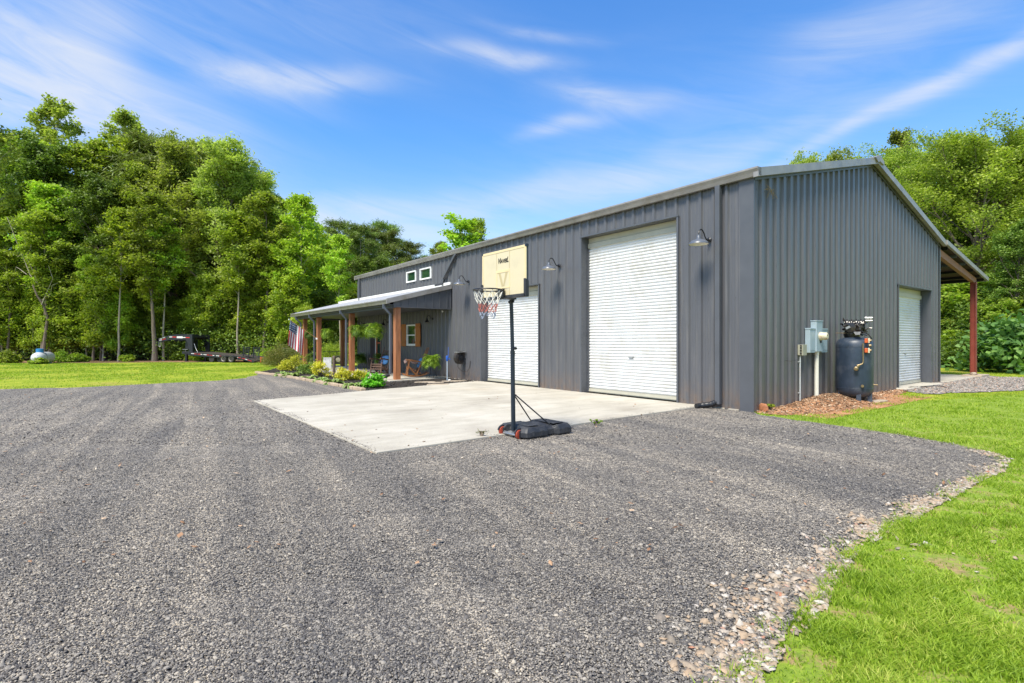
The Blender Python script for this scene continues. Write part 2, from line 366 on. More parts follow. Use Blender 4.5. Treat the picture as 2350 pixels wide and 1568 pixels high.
# ================= SETTING =================
def g(px, py, z=0.0):                 # picture position of a point lying on the ground -> its place in the world
    Y = 1197*(CAMH-z)/(py-784); return ((px-1175)/1197*Y, Y)
def at(px, py, Y): return Vector(((px-1175)/1197*Y, Y, CAMH+(784-py)/1197*Y))
CX, CY, BR = 4.77, 10.34, R(37.15)
cb, sb = math.cos(BR), math.sin(BR)
def L2W(x, y, z=0): return Vector((CX+cb*x-sb*y, CY+sb*x+cb*y, z))   # building coordinates -> world
def nz(x, y, s=1.0, seed=0):          # cheap smooth noise 0..1
    x = np.asarray(x)*s; y = np.asarray(y)*s; r = np.random.default_rng(seed+99); v = 0; a = 1; tot = 0
    for k in range(4):
        for j in range(3):
            th = r.uniform(0, 6.28); p = r.uniform(0, 6.28)
            v = v + a*np.sin((x*math.cos(th)+y*math.sin(th))*(1.9**k)*r.uniform(.8,1.3)+p+1.3*np.sin(.7*(y*math.cos(th)-x*math.sin(th))*(1.9**k)+p*2)); tot += a
        a *= .62
    return np.clip(.5+v/tot*1.15, 0, 1)
def rough_line(pts, amp=.05, step=.25, seed=0):
    out = []; r = random.Random(seed)
    for i in range(len(pts)-1):
        a = Vector(pts[i]); b = Vector(pts[i+1]); L = (b-a).length; n = max(1, int(L/step)); nrm = Vector((-(b-a).y, (b-a).x)).normalized()
        for k in range(n):
            out.append(tuple(a.lerp(b, k/n)+nrm*(r.uniform(-amp, amp) if (i or k) else 0)))
    out.append(tuple(pts[-1])); return out
def sheet(name, poly, z, m, kind='structure'):
    bm = bmesh.new(); vs = [bm.verts.new((x, y, z)) for x, y in poly]; f = bm.faces.new(vs); f.normal_update()
    if f.normal.z < 0: bmesh.ops.reverse_faces(bm, faces=[f])
    bmesh.ops.triangulate(bm, faces=bm.faces[:]); me = D.meshes.new(name); bm.to_mesh(me); bm.free(); me.materials.append(m)
    o = D.objects.new(name, me); COL.objects.link(o); return tag(o, kind=kind)

def groundmat():
    m = D.materials.new('lawn'); m.use_nodes = True; t = NT(m.node_tree); b = t.n['Principled BSDF']; b.inputs['Roughness'].default_value = .9
    b.inputs['Specular IOR Level'].default_value = .15
    oc = t.node('ShaderNodeTexCoord').outputs['Object']
    c = t.ramp(t.noise(oc, .9, 8, .72), [(.3,(.15,.23,.018)),(.5,(.27,.33,.026)),(.7,(.43,.41,.06))])
    fine = t.ramp(t.noise(oc, 28, 5, .8), [(.3,(.72,.76,.6)),(.7,(1.22,1.2,1.25))])
    c = t.mix(1.0, c, fine, 'MULTIPLY')
    st = t.node('ShaderNodeMapping', ins={'Vector': oc, 'Scale': (.5, 1.4, 1)}).outputs[0]
    bare = t.math('MULTIPLY', t.ramp(t.noise(st, .55, 8, .72), [(.56,0.0),(.66,.85)]), t.ramp(t.noise(oc, 9, 4, .7), [(.35,.1),(.6,1.0)]))
    c = t.mix(bare, c, (.40,.24,.11))
    t.l.new(c, b.inputs['Base Color'])
    bn = t.node('ShaderNodeBump', ins={'Strength': .6, 'Distance': .03, 'Height': t.noise(oc, 35, 5, .8)}); t.l.new(bn.outputs[0], b.inputs['Normal'])
    return m
def gravelmat():
    m = D.materials.new('dark_gravel'); m.use_nodes = True; t = NT(m.node_tree); b = t.n['Principled BSDF']; b.inputs['Roughness'].default_value = .8
    b.inputs['Specular IOR Level'].default_value = .3
    oc = t.node('ShaderNodeTexCoord').outputs['Object']
    v1 = t.node('ShaderNodeTexVoronoi', ins={'Vector': oc, 'Scale': 88.0}); v2 = t.node('ShaderNodeTexVoronoi', ins={'Vector': oc, 'Scale': 40.0})
    s1 = t.node('ShaderNodeSeparateColor', ins={0: v1.outputs['Color']}).outputs[0]; s2 = t.node('ShaderNodeSeparateColor', ins={0: v2.outputs['Color']}).outputs[0]
    stops = [(0,(.085,.079,.075)),(.3,(.17,.16,.15)),(.65,(.265,.25,.228)),(.88,(.37,.345,.305)),(1,(.54,.49,.41))]
    c = t.mix(t.ramp(s2, [(.82,0.0),(.86,1.0)], 'LINEAR'), t.ramp(s1, stops), t.ramp(s2, stops))
    gaps = t.ramp(v1.outputs['Distance'], [(.25,(1,1,1)),(.8,(.45,.45,.47))]); c = t.mix(1.0, c, gaps, 'MULTIPLY')
    c = t.mix(1.0, c, tracks(t, oc), 'MULTIPLY')      # wheel-worn streaks of pale fines
    c = t.mix(t.ramp(t.noise(oc, .8, 6, .7), [(.55,0.0),(.8,.28)]), c, (.30,.24,.18))
    t.l.new(c, b.inputs['Base Color'])
    h = t.math('SUBTRACT', t.math('MULTIPLY', s1, .5), v1.outputs['Distance'])
    h = t.math('ADD', h, t.math('MULTIPLY', t.noise(oc, 6, 4, .6), 1.5))
    bn = t.node('ShaderNodeBump', ins={'Strength': .8, 'Distance': .012, 'Height': h}); t.l.new(bn.outputs[0], b.inputs['Normal'])
    return m
def soilmat(name, stops, sc=30, bump=.8, vs=None):
    m = D.materials.new(name); m.use_nodes = True; t = NT(m.node_tree); b = t.n['Principled BSDF']; b.inputs['Roughness'].default_value = .9
    oc = t.node('ShaderNodeTexCoord').outputs['Object']
    n = t.noise(oc, sc, 6, .75); c = t.ramp(n, stops)
    c = t.mix(1.0, c, t.ramp(t.noise(oc, 1.2, 4, .6), [(.3,(.75,.75,.75)),(.7,(1.25,1.25,1.25))]), 'MULTIPLY')
    t.l.new(c, b.inputs['Base Color'])
    bn = t.node('ShaderNodeBump', ins={'Strength': bump, 'Distance': .02, 'Height': n}); t.l.new(bn.outputs[0], b.inputs['Normal']); return m
def concmat():
    m = D.materials.new('broom_concrete'); m.use_nodes = True; t = NT(m.node_tree); b = t.n['Principled BSDF']; b.inputs['Roughness'].default_value = .8
    oc = t.node('ShaderNodeTexCoord').outputs['Object']
    c = t.ramp(t.noise(oc, .7, 7, .62), [(.3,(.37,.335,.275)),(.5,(.46,.425,.35)),(.7,(.54,.50,.425))])
    rot = rotscale(t, oc, -37, (.5,2.2,1))
    c = t.mix(1.0, c, t.ramp(t.noise(rot, 1.6, 6, .65), [(.33,(.86,.85,.83)),(.55,(1.02,1.02,1.02))]), 'MULTIPLY')
    c = t.mix(t.ramp(t.noise(oc, .45, 5, .6), [(.58,0.0),(.75,.3)]), c, (.50,.36,.20))
    c = t.mix(1.0, c, t.ramp(t.noise(oc, 55, 4, .8), [(.3,(.88,.88,.88)),(.6,(1.06,1.06,1.06))]), 'MULTIPLY')
    t.l.new(c, b.inputs['Base Color'])
    bn = t.node('ShaderNodeBump', ins={'Strength': .25, 'Distance': .004, 'Height': t.noise(oc, 120, 4, .7)}); t.l.new(bn.outputs[0], b.inputs['Normal']); return m
M['lawn'] = groundmat(); M['gravel'] = gravelmat(); M['conc'] = concmat()
M['mulch'] = soilmat('mulch', [(.3,(.012,.010,.009)),(.6,(.035,.028,.023)),(.8,(.09,.07,.05))], 40)
M['clay'] = soilmat('red_clay', [(.3,(.20,.09,.04)),(.5,(.42,.20,.09)),(.7,(.55,.34,.19))], 14)
M['straw'] = soilmat('pine_straw', [(.3,(.10,.055,.025)),(.5,(.25,.14,.065)),(.72,(.36,.26,.12))], 9)
M['palegravel'] = soilmat('pale_gravel', [(.3,(.09,.08,.075)),(.5,(.27,.245,.23)),(.7,(.45,.41,.38))], 38)
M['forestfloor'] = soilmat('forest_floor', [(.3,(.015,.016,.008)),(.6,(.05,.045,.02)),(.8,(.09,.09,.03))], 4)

# ground: one sheet out to the horizon
gs = sheet('ground', [(-900,-300),(900,-300),(900,1500),(-900,1500)], 0, M['lawn'])
GRASS_EDGE = [g(*p) for p in [(1735,951),(1820,964),(1900,974),(1990,988),(2080,1000),(2180,1018),(2260,1036),(2300,1053),(2288,1078),(2215,1110),(2140,1152),(2045,1208),(1955,1252),(1895,1315),(1868,1372),(1835,1420),(1770,1480),(1715,1540),(1660,1600)]]
LAWN_EDGE = [(-60, 13.9)]+[g(*p) for p in [(-60,894),(0,893.5),(200,889),(400,879),(500,874),(560,868),(592,861)]]
KERB = [g(*p) for p in [(588,857),(640,863.5),(690,872),(740,881),(790,889.5),(835,898.5)]]
drive_poly = rough_line(LAWN_EDGE, .10, .5, 1)+KERB+[tuple(L2W(-1.2, 9.6)[:2]), tuple(L2W(.3, 9.6)[:2]), tuple(L2W(.3, .25)[:2])]+rough_line([tuple(L2W(0,0)[:2])]+GRASS_EDGE, .035, .12, 2)+[(.55,1.2),(.6,-4),(-60,-8)]
sheet('driveway', drive_poly, .004, M['gravel'])
bed_poly = KERB+[tuple(L2W(-.3, 9.6)[:2]), tuple(L2W(.1, 9.6)[:2]), tuple(L2W(.1, 24.5)[:2]), tuple(L2W(-2.6, 25.5)[:2])]
sheet('mulch_bed', bed_poly, .014, M['mulch'])
# concrete apron: four poured panels with tooled joints
P1 = Vector(g(865,1038,.03)); P2 = Vector(g(583,919,.03)); P3 = Vector(g(1580,935,.03)); P3b = L2W(.0,1.05).xy; P4 = L2W(-.02, 9.85).xy
def quadpt(a, b): return (P1.lerp(P2, a)).lerp(P3b.lerp(P4, a), b)
mb = MB()
for i in range(2):
    for j in range(2):
        e = .0009
        a0, a1 = (i*.5+(e if i else 0), i*.5+.5-(0 if i else e)); b0, b1 = (j*.5+(e if j else 0), j*.5+.5-(0 if j else e))
        mb.prism([tuple(quadpt(a0,b0)),tuple(quadpt(a1,b0)),tuple(quadpt(a1,b1)),tuple(quadpt(a0,b1))], -.05, .03)
tag(mb.build('concrete_apron', M['conc'], bevel=.006), kind='structure')
mb = MB(); q = [L2W(-2.62, 11.35), L2W(.0, 11.75), L2W(.0, 23.9), L2W(-2.62, 23.9)]
mb.prism([tuple(p.xy) for p in q], -.05, .055); tag(mb.build('porch_slab', M['conc'], bevel=.008), kind='structure')
mb = MB(); q = [L2W(12.25, -.25), L2W(17.3, -.1), L2W(17.3, 21), L2W(12.25, 21)]
mb.prism([tuple(p.xy) for p in q], -.05, .045); tag(mb.build('side_slab', M['conc'], bevel=.008), kind='structure')
mb = MB(); q = [L2W(7.95,-.32), L2W(11.35,-.32), L2W(11.35,.3), L2W(7.95,.3)]
mb.prism([tuple(p.xy) for p in q], -.05, .05); tag(mb.build('door_sill_slab', M['conc'], bevel=.02), kind='structure')
# soils along the gable foot, pale gravel by the lean-to, straw strip at the wood's edge
litter_poly = [tuple(L2W(.05,-.02)[:2])]+rough_line([g(1740,950),g(1800,954),g(1880,950),g(1960,942),g(2020,926),g(2062,908),g(2085,897)], .06, .15, 4)+[tuple(L2W(8.1,.1)[:2]), tuple(L2W(.1,.1)[:2])]
sheet('clay_strip', litter_poly, .012, M['clay'])
pale_poly = rough_line([g(2062,892),g(2075,900),g(2130,906),g(2200,903),g(2300,899),g(2450,893),g(2600,890)], .08, .25, 5)+rough_line([g(2600,868),g(2450,869),g(2300,867),g(2262,864)], .06, .3, 6)+[tuple(L2W(16.9,.1)[:2]), tuple(L2W(8.0,.1)[:2])]
sheet('pale_gravel_strip', pale_poly, .016, M['palegravel'])
straw_poly = rough_line([(-70,33.0),(-34,33.2),(-27,34.6),(-20,35.2),(-14,35.0),(-9,36.5),(-2,38)], .5, 1.2, 7)+[(-2,44),(-70,44)]
sheet('straw_strip', straw_poly, .006, M['straw'])
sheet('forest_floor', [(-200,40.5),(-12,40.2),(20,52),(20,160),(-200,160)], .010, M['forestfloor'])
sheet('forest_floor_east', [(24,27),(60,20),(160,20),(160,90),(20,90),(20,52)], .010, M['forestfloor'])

# points inside polygons (numpy)
def inside(px, py, poly):
    c = np.zeros(len(px), bool); n = len(poly)
    for i in range(n):
        x1,y1 = poly[i]; x2,y2 = poly[(i+1)%n]
        if y1 == y2: continue
        cond = ((y1 > py) != (y2 > py)) & (px < (x2-x1)*(py-y1)/(y2-y1)+x1); c ^= cond
    return c
slab_poly = [tuple(P1), tuple(P2), tuple(P4), tuple(P3b)]
OCT = np.array([(1,0,0),(0,1,0),(-1,0,0),(0,-1,0),(0,0,1),(0,0,-1),(.62,.62,.55),(-.62,.62,.5),(-.6,-.62,.55),(.62,-.6,.5)], float)
OF = np.array([(0,6,4),(6,1,4),(1,7,4),(7,2,4),(2,8,4),(8,3,4),(3,9,4),(9,0,4),(0,1,6),(1,2,7),(2,3,8),(3,0,9)])
def stones(name, X, Y, Z, S, m, flat=.6, seed=1, kind='stuff'):
    r = np.random.default_rng(seed); n = len(X)
    b = OCT[None]*(1+r.uniform(-.28,.28,(n,10,1)))+r.uniform(-.16,.16,(n,10,3))
    sc = np.stack([S*r.uniform(.8,1.35,n), S*r.uniform(.6,1.0,n), S*flat*r.uniform(.6,1.2,n)], 1); b = b*sc[:,None,:]
    th = r.uniform(0,6.28,n); ph = r.normal(0,.35,n)
    c,s = np.cos(ph)[:,None],np.sin(ph)[:,None]; x,z = b[:,:,0]*c-b[:,:,2]*s, b[:,:,0]*s+b[:,:,2]*c
    c,s = np.cos(th)[:,None],np.sin(th)[:,None]; x2,y2 = x*c-b[:,:,1]*s, x*s+b[:,:,1]*c
    v = np.stack([x2+X[:,None], y2+Y[:,None], z+Z[:,None]], 2)
    f = (OF[None]+(np.arange(n)*10)[:,None,None]).reshape(-1,3)
    return tag(npmesh(name, v, f, m), kind=kind)
# loose gravel, real stones near the viewer
def wedge(n, y0, y1, k, xl=-1.12, xr=1.12):
    Y = (y0**(1-k)+rng.random(n)*(y1**(1-k)-y0**(1-k)))**(1/(1-k)) if k != 1 else y0*(y1/y0)**rng.random(n)
    return rng.uniform(xl, xr, n)*Y, Y
X, Y = wedge(330000, 1.75, 8.5, 1.0)
k = inside(X, Y, drive_poly) & ~inside(X, Y, slab_poly) & ((Y < 6.6) | (rng.random(len(Y)) < .5)); X, Y = X[k], Y[k]
big = rng.random(len(X)); S = .0042+.0036*big**2+.007*(big > .992)
hum = nz(X*.5+Y*.2, Y*.9, 2.2, 3)
stones('loose_gravel', X, Y, .004+hum*.012+rng.uniform(-.002,.004,len(X)), S, M['graveldots'], .65, 2)
X, Y = wedge(30000, 7.0, 15, .7); k = inside(X, Y, drive_poly) & ~inside(X, Y, slab_poly); X, Y = X[k], Y[k]
stones('far_loose_gravel', X, Y, np.full(len(X), .008), rng.uniform(.008,.016,len(X)), M['graveldots'], .6, 3)
# thin soil showing through the near lawn
NSOIL = soilmat('sandy_soil', [(.3,(.17,.12,.055)),(.5,(.34,.24,.12)),(.7,(.46,.34,.20))], 22)
near_poly = rough_line([tuple(L2W(0,0)[:2])]+GRASS_EDGE, .035, .12, 2)+[(.55,1.2),(3,.5),(14,2),(22,12),(14.0,14.0)]
def mixsoil():
    m = D.materials.new('thin_turf'); m.use_nodes = True; t = NT(m.node_tree); b = t.n['Principled BSDF']; b.inputs['Roughness'].default_value = .9
    oc = t.node('ShaderNodeTexCoord').outputs['Object']; y = t.node('ShaderNodeSeparateXYZ', ins={0: oc}).outputs[1]
    soil = t.ramp(t.noise(oc, 24, 6, .75), [(.3,(.15,.11,.045)),(.5,(.33,.22,.10)),(.7,(.50,.34,.18))]); gr = t.ramp(t.noise(oc, 17, 6, .8), [(.3,(.10,.18,.012)),(.7,(.30,.40,.03))])
    c = t.mix(t.ramp(t.noise(oc, 4.2, 6, .8), [(.48,0.0),(.60,.9)]), gr, soil)
    far = t.math('MULTIPLY_ADD', y, .16, -.75, clamp=True); c = t.mix(far, c, gr)
    t.l.new(c, b.inputs['Base Color']); bn = t.node('ShaderNodeBump', ins={'Strength': .7, 'Distance': .02, 'Height': t.noise(oc, 30, 5, .8)}); t.l.new(bn.outputs[0], b.inputs['Normal']); return m
sheet('near_lawn', near_poly, .0015, mixsoil())
# tan edging stones between gravel and grass
E = np.array(GRASS_EDGE); seg = np.sqrt(((E[1:]-E[:-1])**2).sum(1)); cum = np.concatenate([[0], np.cumsum(seg)])
def along(t): return np.stack([np.interp(t, cum, E[:,0]), np.interp(t, cum, E[:,1])], 1)
N = 6000; t = cum[6]+(cum[-1]-cum[6])*rng.random(N)**.8
p = along(t); d = along(np.minimum(t+.05, cum[-1]))-along(np.maximum(t-.05, 0)); d /= np.maximum(1e-6, np.sqrt((d**2).sum(1)))[:,None]
nr = np.stack([d[:,1], -d[:,0]], 1)        # towards the gravel
near = np.clip((4.6-p[:,1])/2.5, 0, 1)
width = .035+.035*near+.13*np.exp(-((p[:,1]-2.75)/.30)**2)+.08*nz(p[:,0], p[:,1], 2.5, 6)
off = np.abs(rng.normal(0, 1, N))*width*1.1-.07
px_, py_ = p[:,0]+nr[:,0]*off, p[:,1]+nr[:,1]*off
keep = (nz(px_, py_, 5, 8) > .36) | (rng.random(N) < .25); px_, py_ = px_[keep], py_[keep]
xs, ys = rng.uniform(.8,3.4,200), rng.uniform(2.0,5.5,200); kk = ~inside(xs, ys, drive_poly) & (nz(xs, ys, 2.5, 12) > .55)
px_, py_ = np.concatenate([px_, xs[kk]]), np.concatenate([py_, ys[kk]])
stones('edge_stones', px_, py_, np.full(len(px_), .010)+rng.uniform(0,.006,len(px_)), rng.uniform(.008,.019,len(px_))*(1+.75*(rng.random(len(px_))>.8)), M['tanstone'], .55, 4)
# pale stones by the lean-to, leaf litter on the clay, mulch chips in the bed
def scatter(poly, n, seed):
    r = np.random.default_rng(seed); P = np.array(poly); x = r.uniform(P[:,0].min(), P[:,0].max(), n); y = r.uniform(P[:,1].min(), P[:,1].max(), n)
    k = inside(x, y, poly); return x[k], y[k]
X, Y = scatter(pale_poly, 26000, 5); k = X < 23; X, Y = X[k], Y[k]; stones('pale_stones', X, Y, np.full(len(X), .026), rng.uniform(.014,.036,len(X)), M['greystone'], .6, 6)
X, Y = scatter(litter_poly, 9000, 6); md = np.exp(-((X-g(1890,935)[0])**2/1.2+(Y-g(1890,930)[1]-.15)**2/.35))
stones('leaf_litter', X, Y, .02+md*.05, rng.uniform(.014,.034,len(X)), M['litter'], .22, 7)
X, Y = scatter(bed_poly, 26000, 8); k = ~inside(X, Y, [tuple(L2W(-2.62,11.35)[:2]),tuple(L2W(.1,11.75)[:2]),tuple(L2W(.1,24)[:2]),tuple(L2W(-2.62,24)[:2])]); X, Y = X[k], Y[k]
stones('mulch_chips', X, Y, .018+.02*nz(X, Y, 2, 4), rng.uniform(.012,.03,len(X)), M['mulchbits'], .35, 9)
# clay mound
cx, cy = g(1880, 930); v = []; f = []; NX, NY = 40, 22
mu = L2W(1,0)-L2W(0,0); mw = L2W(0,-1)-L2W(0,0)
for j in range(NY+1):
    for i in range(NX+1):
        a = (i/NX)*6.0+.2; b = (j/NY)*1.35-.02; hh = .17*math.exp(-((a-2.9)/1.35)**2)*math.exp(-((b-.22)/.42)**2)+.05*math.exp(-((a-4.6)/1.0)**2)*math.exp(-((b-.3)/.5)**2)
        hh += .02*(float(nz(a, b, 7, 5))-.5)*min(1, hh*18); P = L2W(0,0)+mu*a+mw*b; v.append((P.x, P.y, .0135+hh-.006*(hh<.004)))
for j in range(NY):
    for i in range(NX): q = j*(NX+1)+i; f.append((q,q+1,q+NX+2,q+NX+1))
o = npmesh('clay_mound', v, f, M['clay']); tag(o, kind='structure'); o.data.polygons.foreach_set('use_smooth', [True]*len(f))
n = 3800; a = rng.normal(2.9, 1.25, n); b = np.abs(rng.normal(0, .45, n))
k = (a > .2) & (a < 6) & (b < 1.25); a, b = a[k], b[k]
hh = .17*np.exp(-((a-2.9)/1.35)**2)*np.exp(-((b-.22)/.42)**2)+.05*np.exp(-((a-4.6)/1.0)**2)*np.exp(-((b-.3)/.5)**2)
stones('mound_litter', L2W(0,0).x+mu.x*a+mw.x*b, L2W(0,0).y+mu.y*a+mw.y*b, .02+hh, rng.uniform(.010,.03,len(a)), M['litter'], .2, 11)

# ---- grass blades ----
def blades(name, X, Y, H, W, m, seed, bend=.5):
    r = np.random.default_rng(seed); n = len(X); th = r.uniform(0,6.28,n); th2 = r.uniform(0,6.28,n); ln = H*bend*r.uniform(.2,1.5,n)
    dx, dy = np.cos(th)*W/2, np.sin(th)*W/2; lx, ly = np.cos(th2)*ln, np.sin(th2)*ln; z0 = np.zeros(n)
    v = np.stack([np.stack([X-dx,Y-dy,z0],1), np.stack([X+dx,Y+dy,z0],1),
                  np.stack([X+lx*.35+dx*.8,Y+ly*.35+dy*.8,H*.6],1), np.stack([X+lx*.35-dx*.8,Y+ly*.35-dy*.8,H*.6],1),
                  np.stack([X+lx+dx*.15,Y+ly+dy*.15,H*.95],1), np.stack([X+lx-dx*.15,Y+ly-dy*.15,H*.95],1)], 1)
    q = np.array([(0,1,2,3),(3,2,4,5)]); f = (q[None]+(np.arange(n)*6)[:,None,None]).reshape(-1,4)
    return tag(npmesh(name, v, f, m), kind='stuff')
X, Y = wedge(330000, 1.8, 24, 1.12, .0, 1.25)
k = ~inside(X, Y, drive_poly) & ~inside(X, Y, litter_poly) & ~inside(X, Y, pale_poly) & ~inside(X, Y, [tuple(L2W(0,-.02)[:2]),tuple(L2W(18,-.02)[:2]),tuple(L2W(18,30)[:2]),tuple(L2W(0,30)[:2])])
X, Y = X[k], Y[k]
cl = nz(X, Y, 3.2, 1); cl2 = nz(X, Y, 1.1, 2); dens = np.clip((cl*.45+cl2*.35+nz(X, Y, 9, 9)*.8-.48)*3.2, .10, 1)
k = rng.random(len(X)) < dens; X, Y, cl = X[k], Y[k], cl[k]
H = (.016+.042*cl*rng.uniform(.5,1.3,len(X)))*np.clip(1.15-.02*Y, .7, 1.1); W = .0035+.0006*Y+rng.uniform(0,.002,len(X))
blades('grass', X, Y, H, W, M['grass'], 5, .9)
n = 150000; X = rng.uniform(-40, -3, n); Y = 13+(rng.random(n)**.9)*24
k = (np.abs(X) < Y*1.05) & ~inside(X, Y, drive_poly) & ~inside(X, Y, bed_poly) & ~inside(X, Y, straw_poly) & ~inside(X, Y, [tuple(L2W(-3,9)[:2]),tuple(L2W(30,9)[:2]),tuple(L2W(30,40)[:2]),tuple(L2W(-3,26)[:2])])
X, Y = X[k], Y[k]; k = rng.random(len(X)) < np.clip((nz(X,Y,.8,3)-.22)*3, .1, 1); X, Y = X[k], Y[k]
blades('far_grass', X, Y, rng.uniform(.015,.04,len(X)), .012+.0006*Y, M['grass'], 6, 1.2)
# spill of grass and stray tufts on the gravel margin
n = 2600; t = cum[1]+(cum[-1]-cum[1])*rng.random(n); p = along(t); X = p[:,0]+rng.normal(-.01,.06,n); Y = p[:,1]+rng.normal(0,.06,n)
c_ = nz(X, Y, 9, 7) > .55; blades('edge_weeds', X[c_], Y[c_], rng.uniform(.02,.055,c_.sum()), np.full(c_.sum(), .006), M['grass'], 8, 1.0)
# grit and stray chips kicked onto the edges of the concrete
n = 3000; e = rng.integers(0, 3, n); f_ = rng.random(n); ins_ = np.abs(rng.normal(0, .06, n))+.004
A_ = np.array([tuple(P3b), tuple(P1), tuple(P2)])[e]; B_ = np.array([tuple(P1), tuple(P2), tuple(P4)])[e]; cen = np.array(tuple(quadpt(.5,.5)))
q_ = A_+(B_-A_)*f_[:,None]; dd = cen-q_; dd /= np.linalg.norm(dd,axis=1)[:,None]; q_ = q_+dd*ins_[:,None]
k = nz(q_[:,0], q_[:,1], 2.6, 4) > .42; q_ = q_[k]; stones('spilled_gravel', q_[:,0], q_[:,1], np.full(len(q_), .031), rng.uniform(.004,.009,len(q_)), M['graveldots'], .6, 21)
# dry leaves and scraps blown over the drive and slab
X, Y = wedge(420, 2.2, 14, .6); k = inside(X, Y, drive_poly) & (Y > 3.2); X, Y = X[k], Y[k]
stones('fallen_leaves', X, Y, np.full(len(X), .034), rng.uniform(.010,.022,len(X)), M['litter'], .12, 23)
# kerb of laid stones round the bed
def kerb():
    mb = MB(); r = random.Random(5)
    for i in range(len(KERB)-1):
        a = Vector(KERB[i]); b = Vector(KERB[i+1]); L = (b-a).length; d = (b-a)/L; s = 0
        while s < L-.05:
            l = min(r.uniform(.28,.5), L-s); p = a+d*(s+.005); q = a+d*(s+l-.012); j = r.uniform(-.015,.015); nrm = Vector((-d.y,d.x))
            h = .085+r.uniform(-.012,.012)
            mb.bar((p.x+nrm.x*j,p.y+nrm.y*j,h/2), (q.x+nrm.x*-j,q.y+nrm.y*-j,h/2+r.uniform(-.005,.005)), .13+r.uniform(-.02,.02), h, 0); s += l
    m = mat('edging_stone', (.42,.32,.22), .85, var=.22, vscale=3, bump=.4, bscale=30)
    tag(mb.build('stone_edging', m, bevel=.012), 'curved row of low tan edging stones between gravel and mulch bed', 'edging')
kerb()
# ================= BUILDING =================
EAVE, HALF, WID, LEN, SL = 4.66, 6.07, 12.14, 21.15, .245
def ztop(x): return EAVE+SL*(HALF-abs(x-HALF))
B = thing('metal_building', 'long dark grey ribbed metal barn with three white roll-up doors and a front porch', 'barn', (CX,CY,0), BR)
PER = .3048
def profile(L, off=0.0, wide=.105):
    """(distance, height) of the rolled sheet: a trapezoid rib every foot with two small stiffening beads between"""
    pts = [(0, 0)]; s = -off
    while s < L:
        for a, h in ((.0,0),(.026,.040),(.026+wide-.045,.040),(wide+.008,0),(.17,0),(.180,.006),(.190,0),(.235,0),(.245,.006),(.255,0)):
            if 0 < s+a < L: pts.append((s+a, h))
        s += PER
    pts.append((L, 0)); return pts
def ribbed(mb, L, axis, top, openings=(), z0=0.02, off=0, flip=False, wide=.105):
    pts = profile(L, off, wide); cuts = sorted({o for op in openings for o in op[:2]})
    ext = list(pts)
    for c in cuts:
        for i in range(len(pts)-1):
            if pts[i][0] < c < pts[i+1][0]:
                f = (c-pts[i][0])/(pts[i+1][0]-pts[i][0]); ext.append((c, pts[i][1]+f*(pts[i+1][1]-pts[i][1])))
    ext = sorted(set(ext)); hs = [HALF] if axis == 'x' else []
    def P(s, h, z): return (s, -h, z) if axis == 'x' else (-h, s, z)
    for (s0,h0),(s1,h1) in zip(ext[:-1], ext[1:]):
        sm = (s0+s1)/2; iv = [(z0, None)]
        spans = []; cur = z0
        for (a, b, lo, hi) in sorted([o for o in openings if o[0] < sm < o[1]], key=lambda q: q[2]):
            if lo > cur: spans.append((cur, lo))
            cur = hi
        spans.append((cur, None))
        for lo, hi in spans:
            t0 = hi if hi is not None else top(s0); t1 = hi if hi is not None else top(s1)
            mb.add([P(s0,h0,lo),P(s1,h1,lo),P(s1,h1,t1),P(s0,h0,t0)], [(0,1,2,3)])
OA = [(1.735,4.736,.02,4.20),(6.56,9.60,.02,3.10),(18.22,19.46,.05,2.12),(14.52,15.39,1.22,2.12),(14.52,15.41,3.93,4.40),(13.2,14.15,3.93,4.40)]
OB = [(8.166,11.18,.03,3.06)]
mb = MB(); ribbed(mb, LEN, 'y', lambda s: EAVE, OA, off=.12, wide=.10)
# screw heads along the girt lines
for z in (.12, 1.15, 2.3, 3.45):
    for k in range(int(LEN/PER)):
        s = k*PER+.17-.12+.0
        if any(a-.05 < s < b+.05 and lo < z < hi for a,b,lo,hi in OA) or s < .25: continue
        mb.lathe([(.009,0),(.008,-.007),(.001,-.009)], (-.001, s, z), 'X', 5)
wa = mb.build('front_wall', M['wall'], B, fix=False)
mb = MB(); ribbed(mb, WID, 'x', ztop, OB, off=.05, wide=.14)
for z in (.14, 1.12, 2.25, 3.37, 4.45):
    for k in range(int(WID/PER)):
        s = k*PER+.2-.05
        if any(a-.05 < s < b+.05 and lo < z < hi for a,b,lo,hi in OB) or z > ztop(s)-.1: continue
        mb.lathe([(.010,0),(.009,-.008),(.001,-.010)], (s, -.001, z), 'Y', 5)
for s0 in (.91, 1.83, 2.74, 3.66, 4.57, 5.49, 6.4, 7.3, 8.2, 9.1, 10.0, 11.3):
    z = .5
    while z < ztop(s0)-.15:
        if not (8.1 < s0 < 11.25 and z < 3.1): mb.lathe([(.008,0),(.007,-.006),(.001,-.008)], (s0-.03, -.037, z), 'Y', 5)
        z += .62
wb = mb.build('gable_wall', M['wall'], B, fix=False)
mb = MB()
mb.add([(0,LEN,0),(WID,LEN,0),(WID,LEN,EAVE),(HALF,LEN,ztop(HALF)),(0,LEN,EAVE)], [(0,1,2,3,4)])
mb.add([(WID,0,0),(WID,LEN,0),(WID,LEN,EAVE),(WID,0,EAVE)], [(0,1,2,3)])
mb.build('rear_walls', M['wall'], B, fix=False)
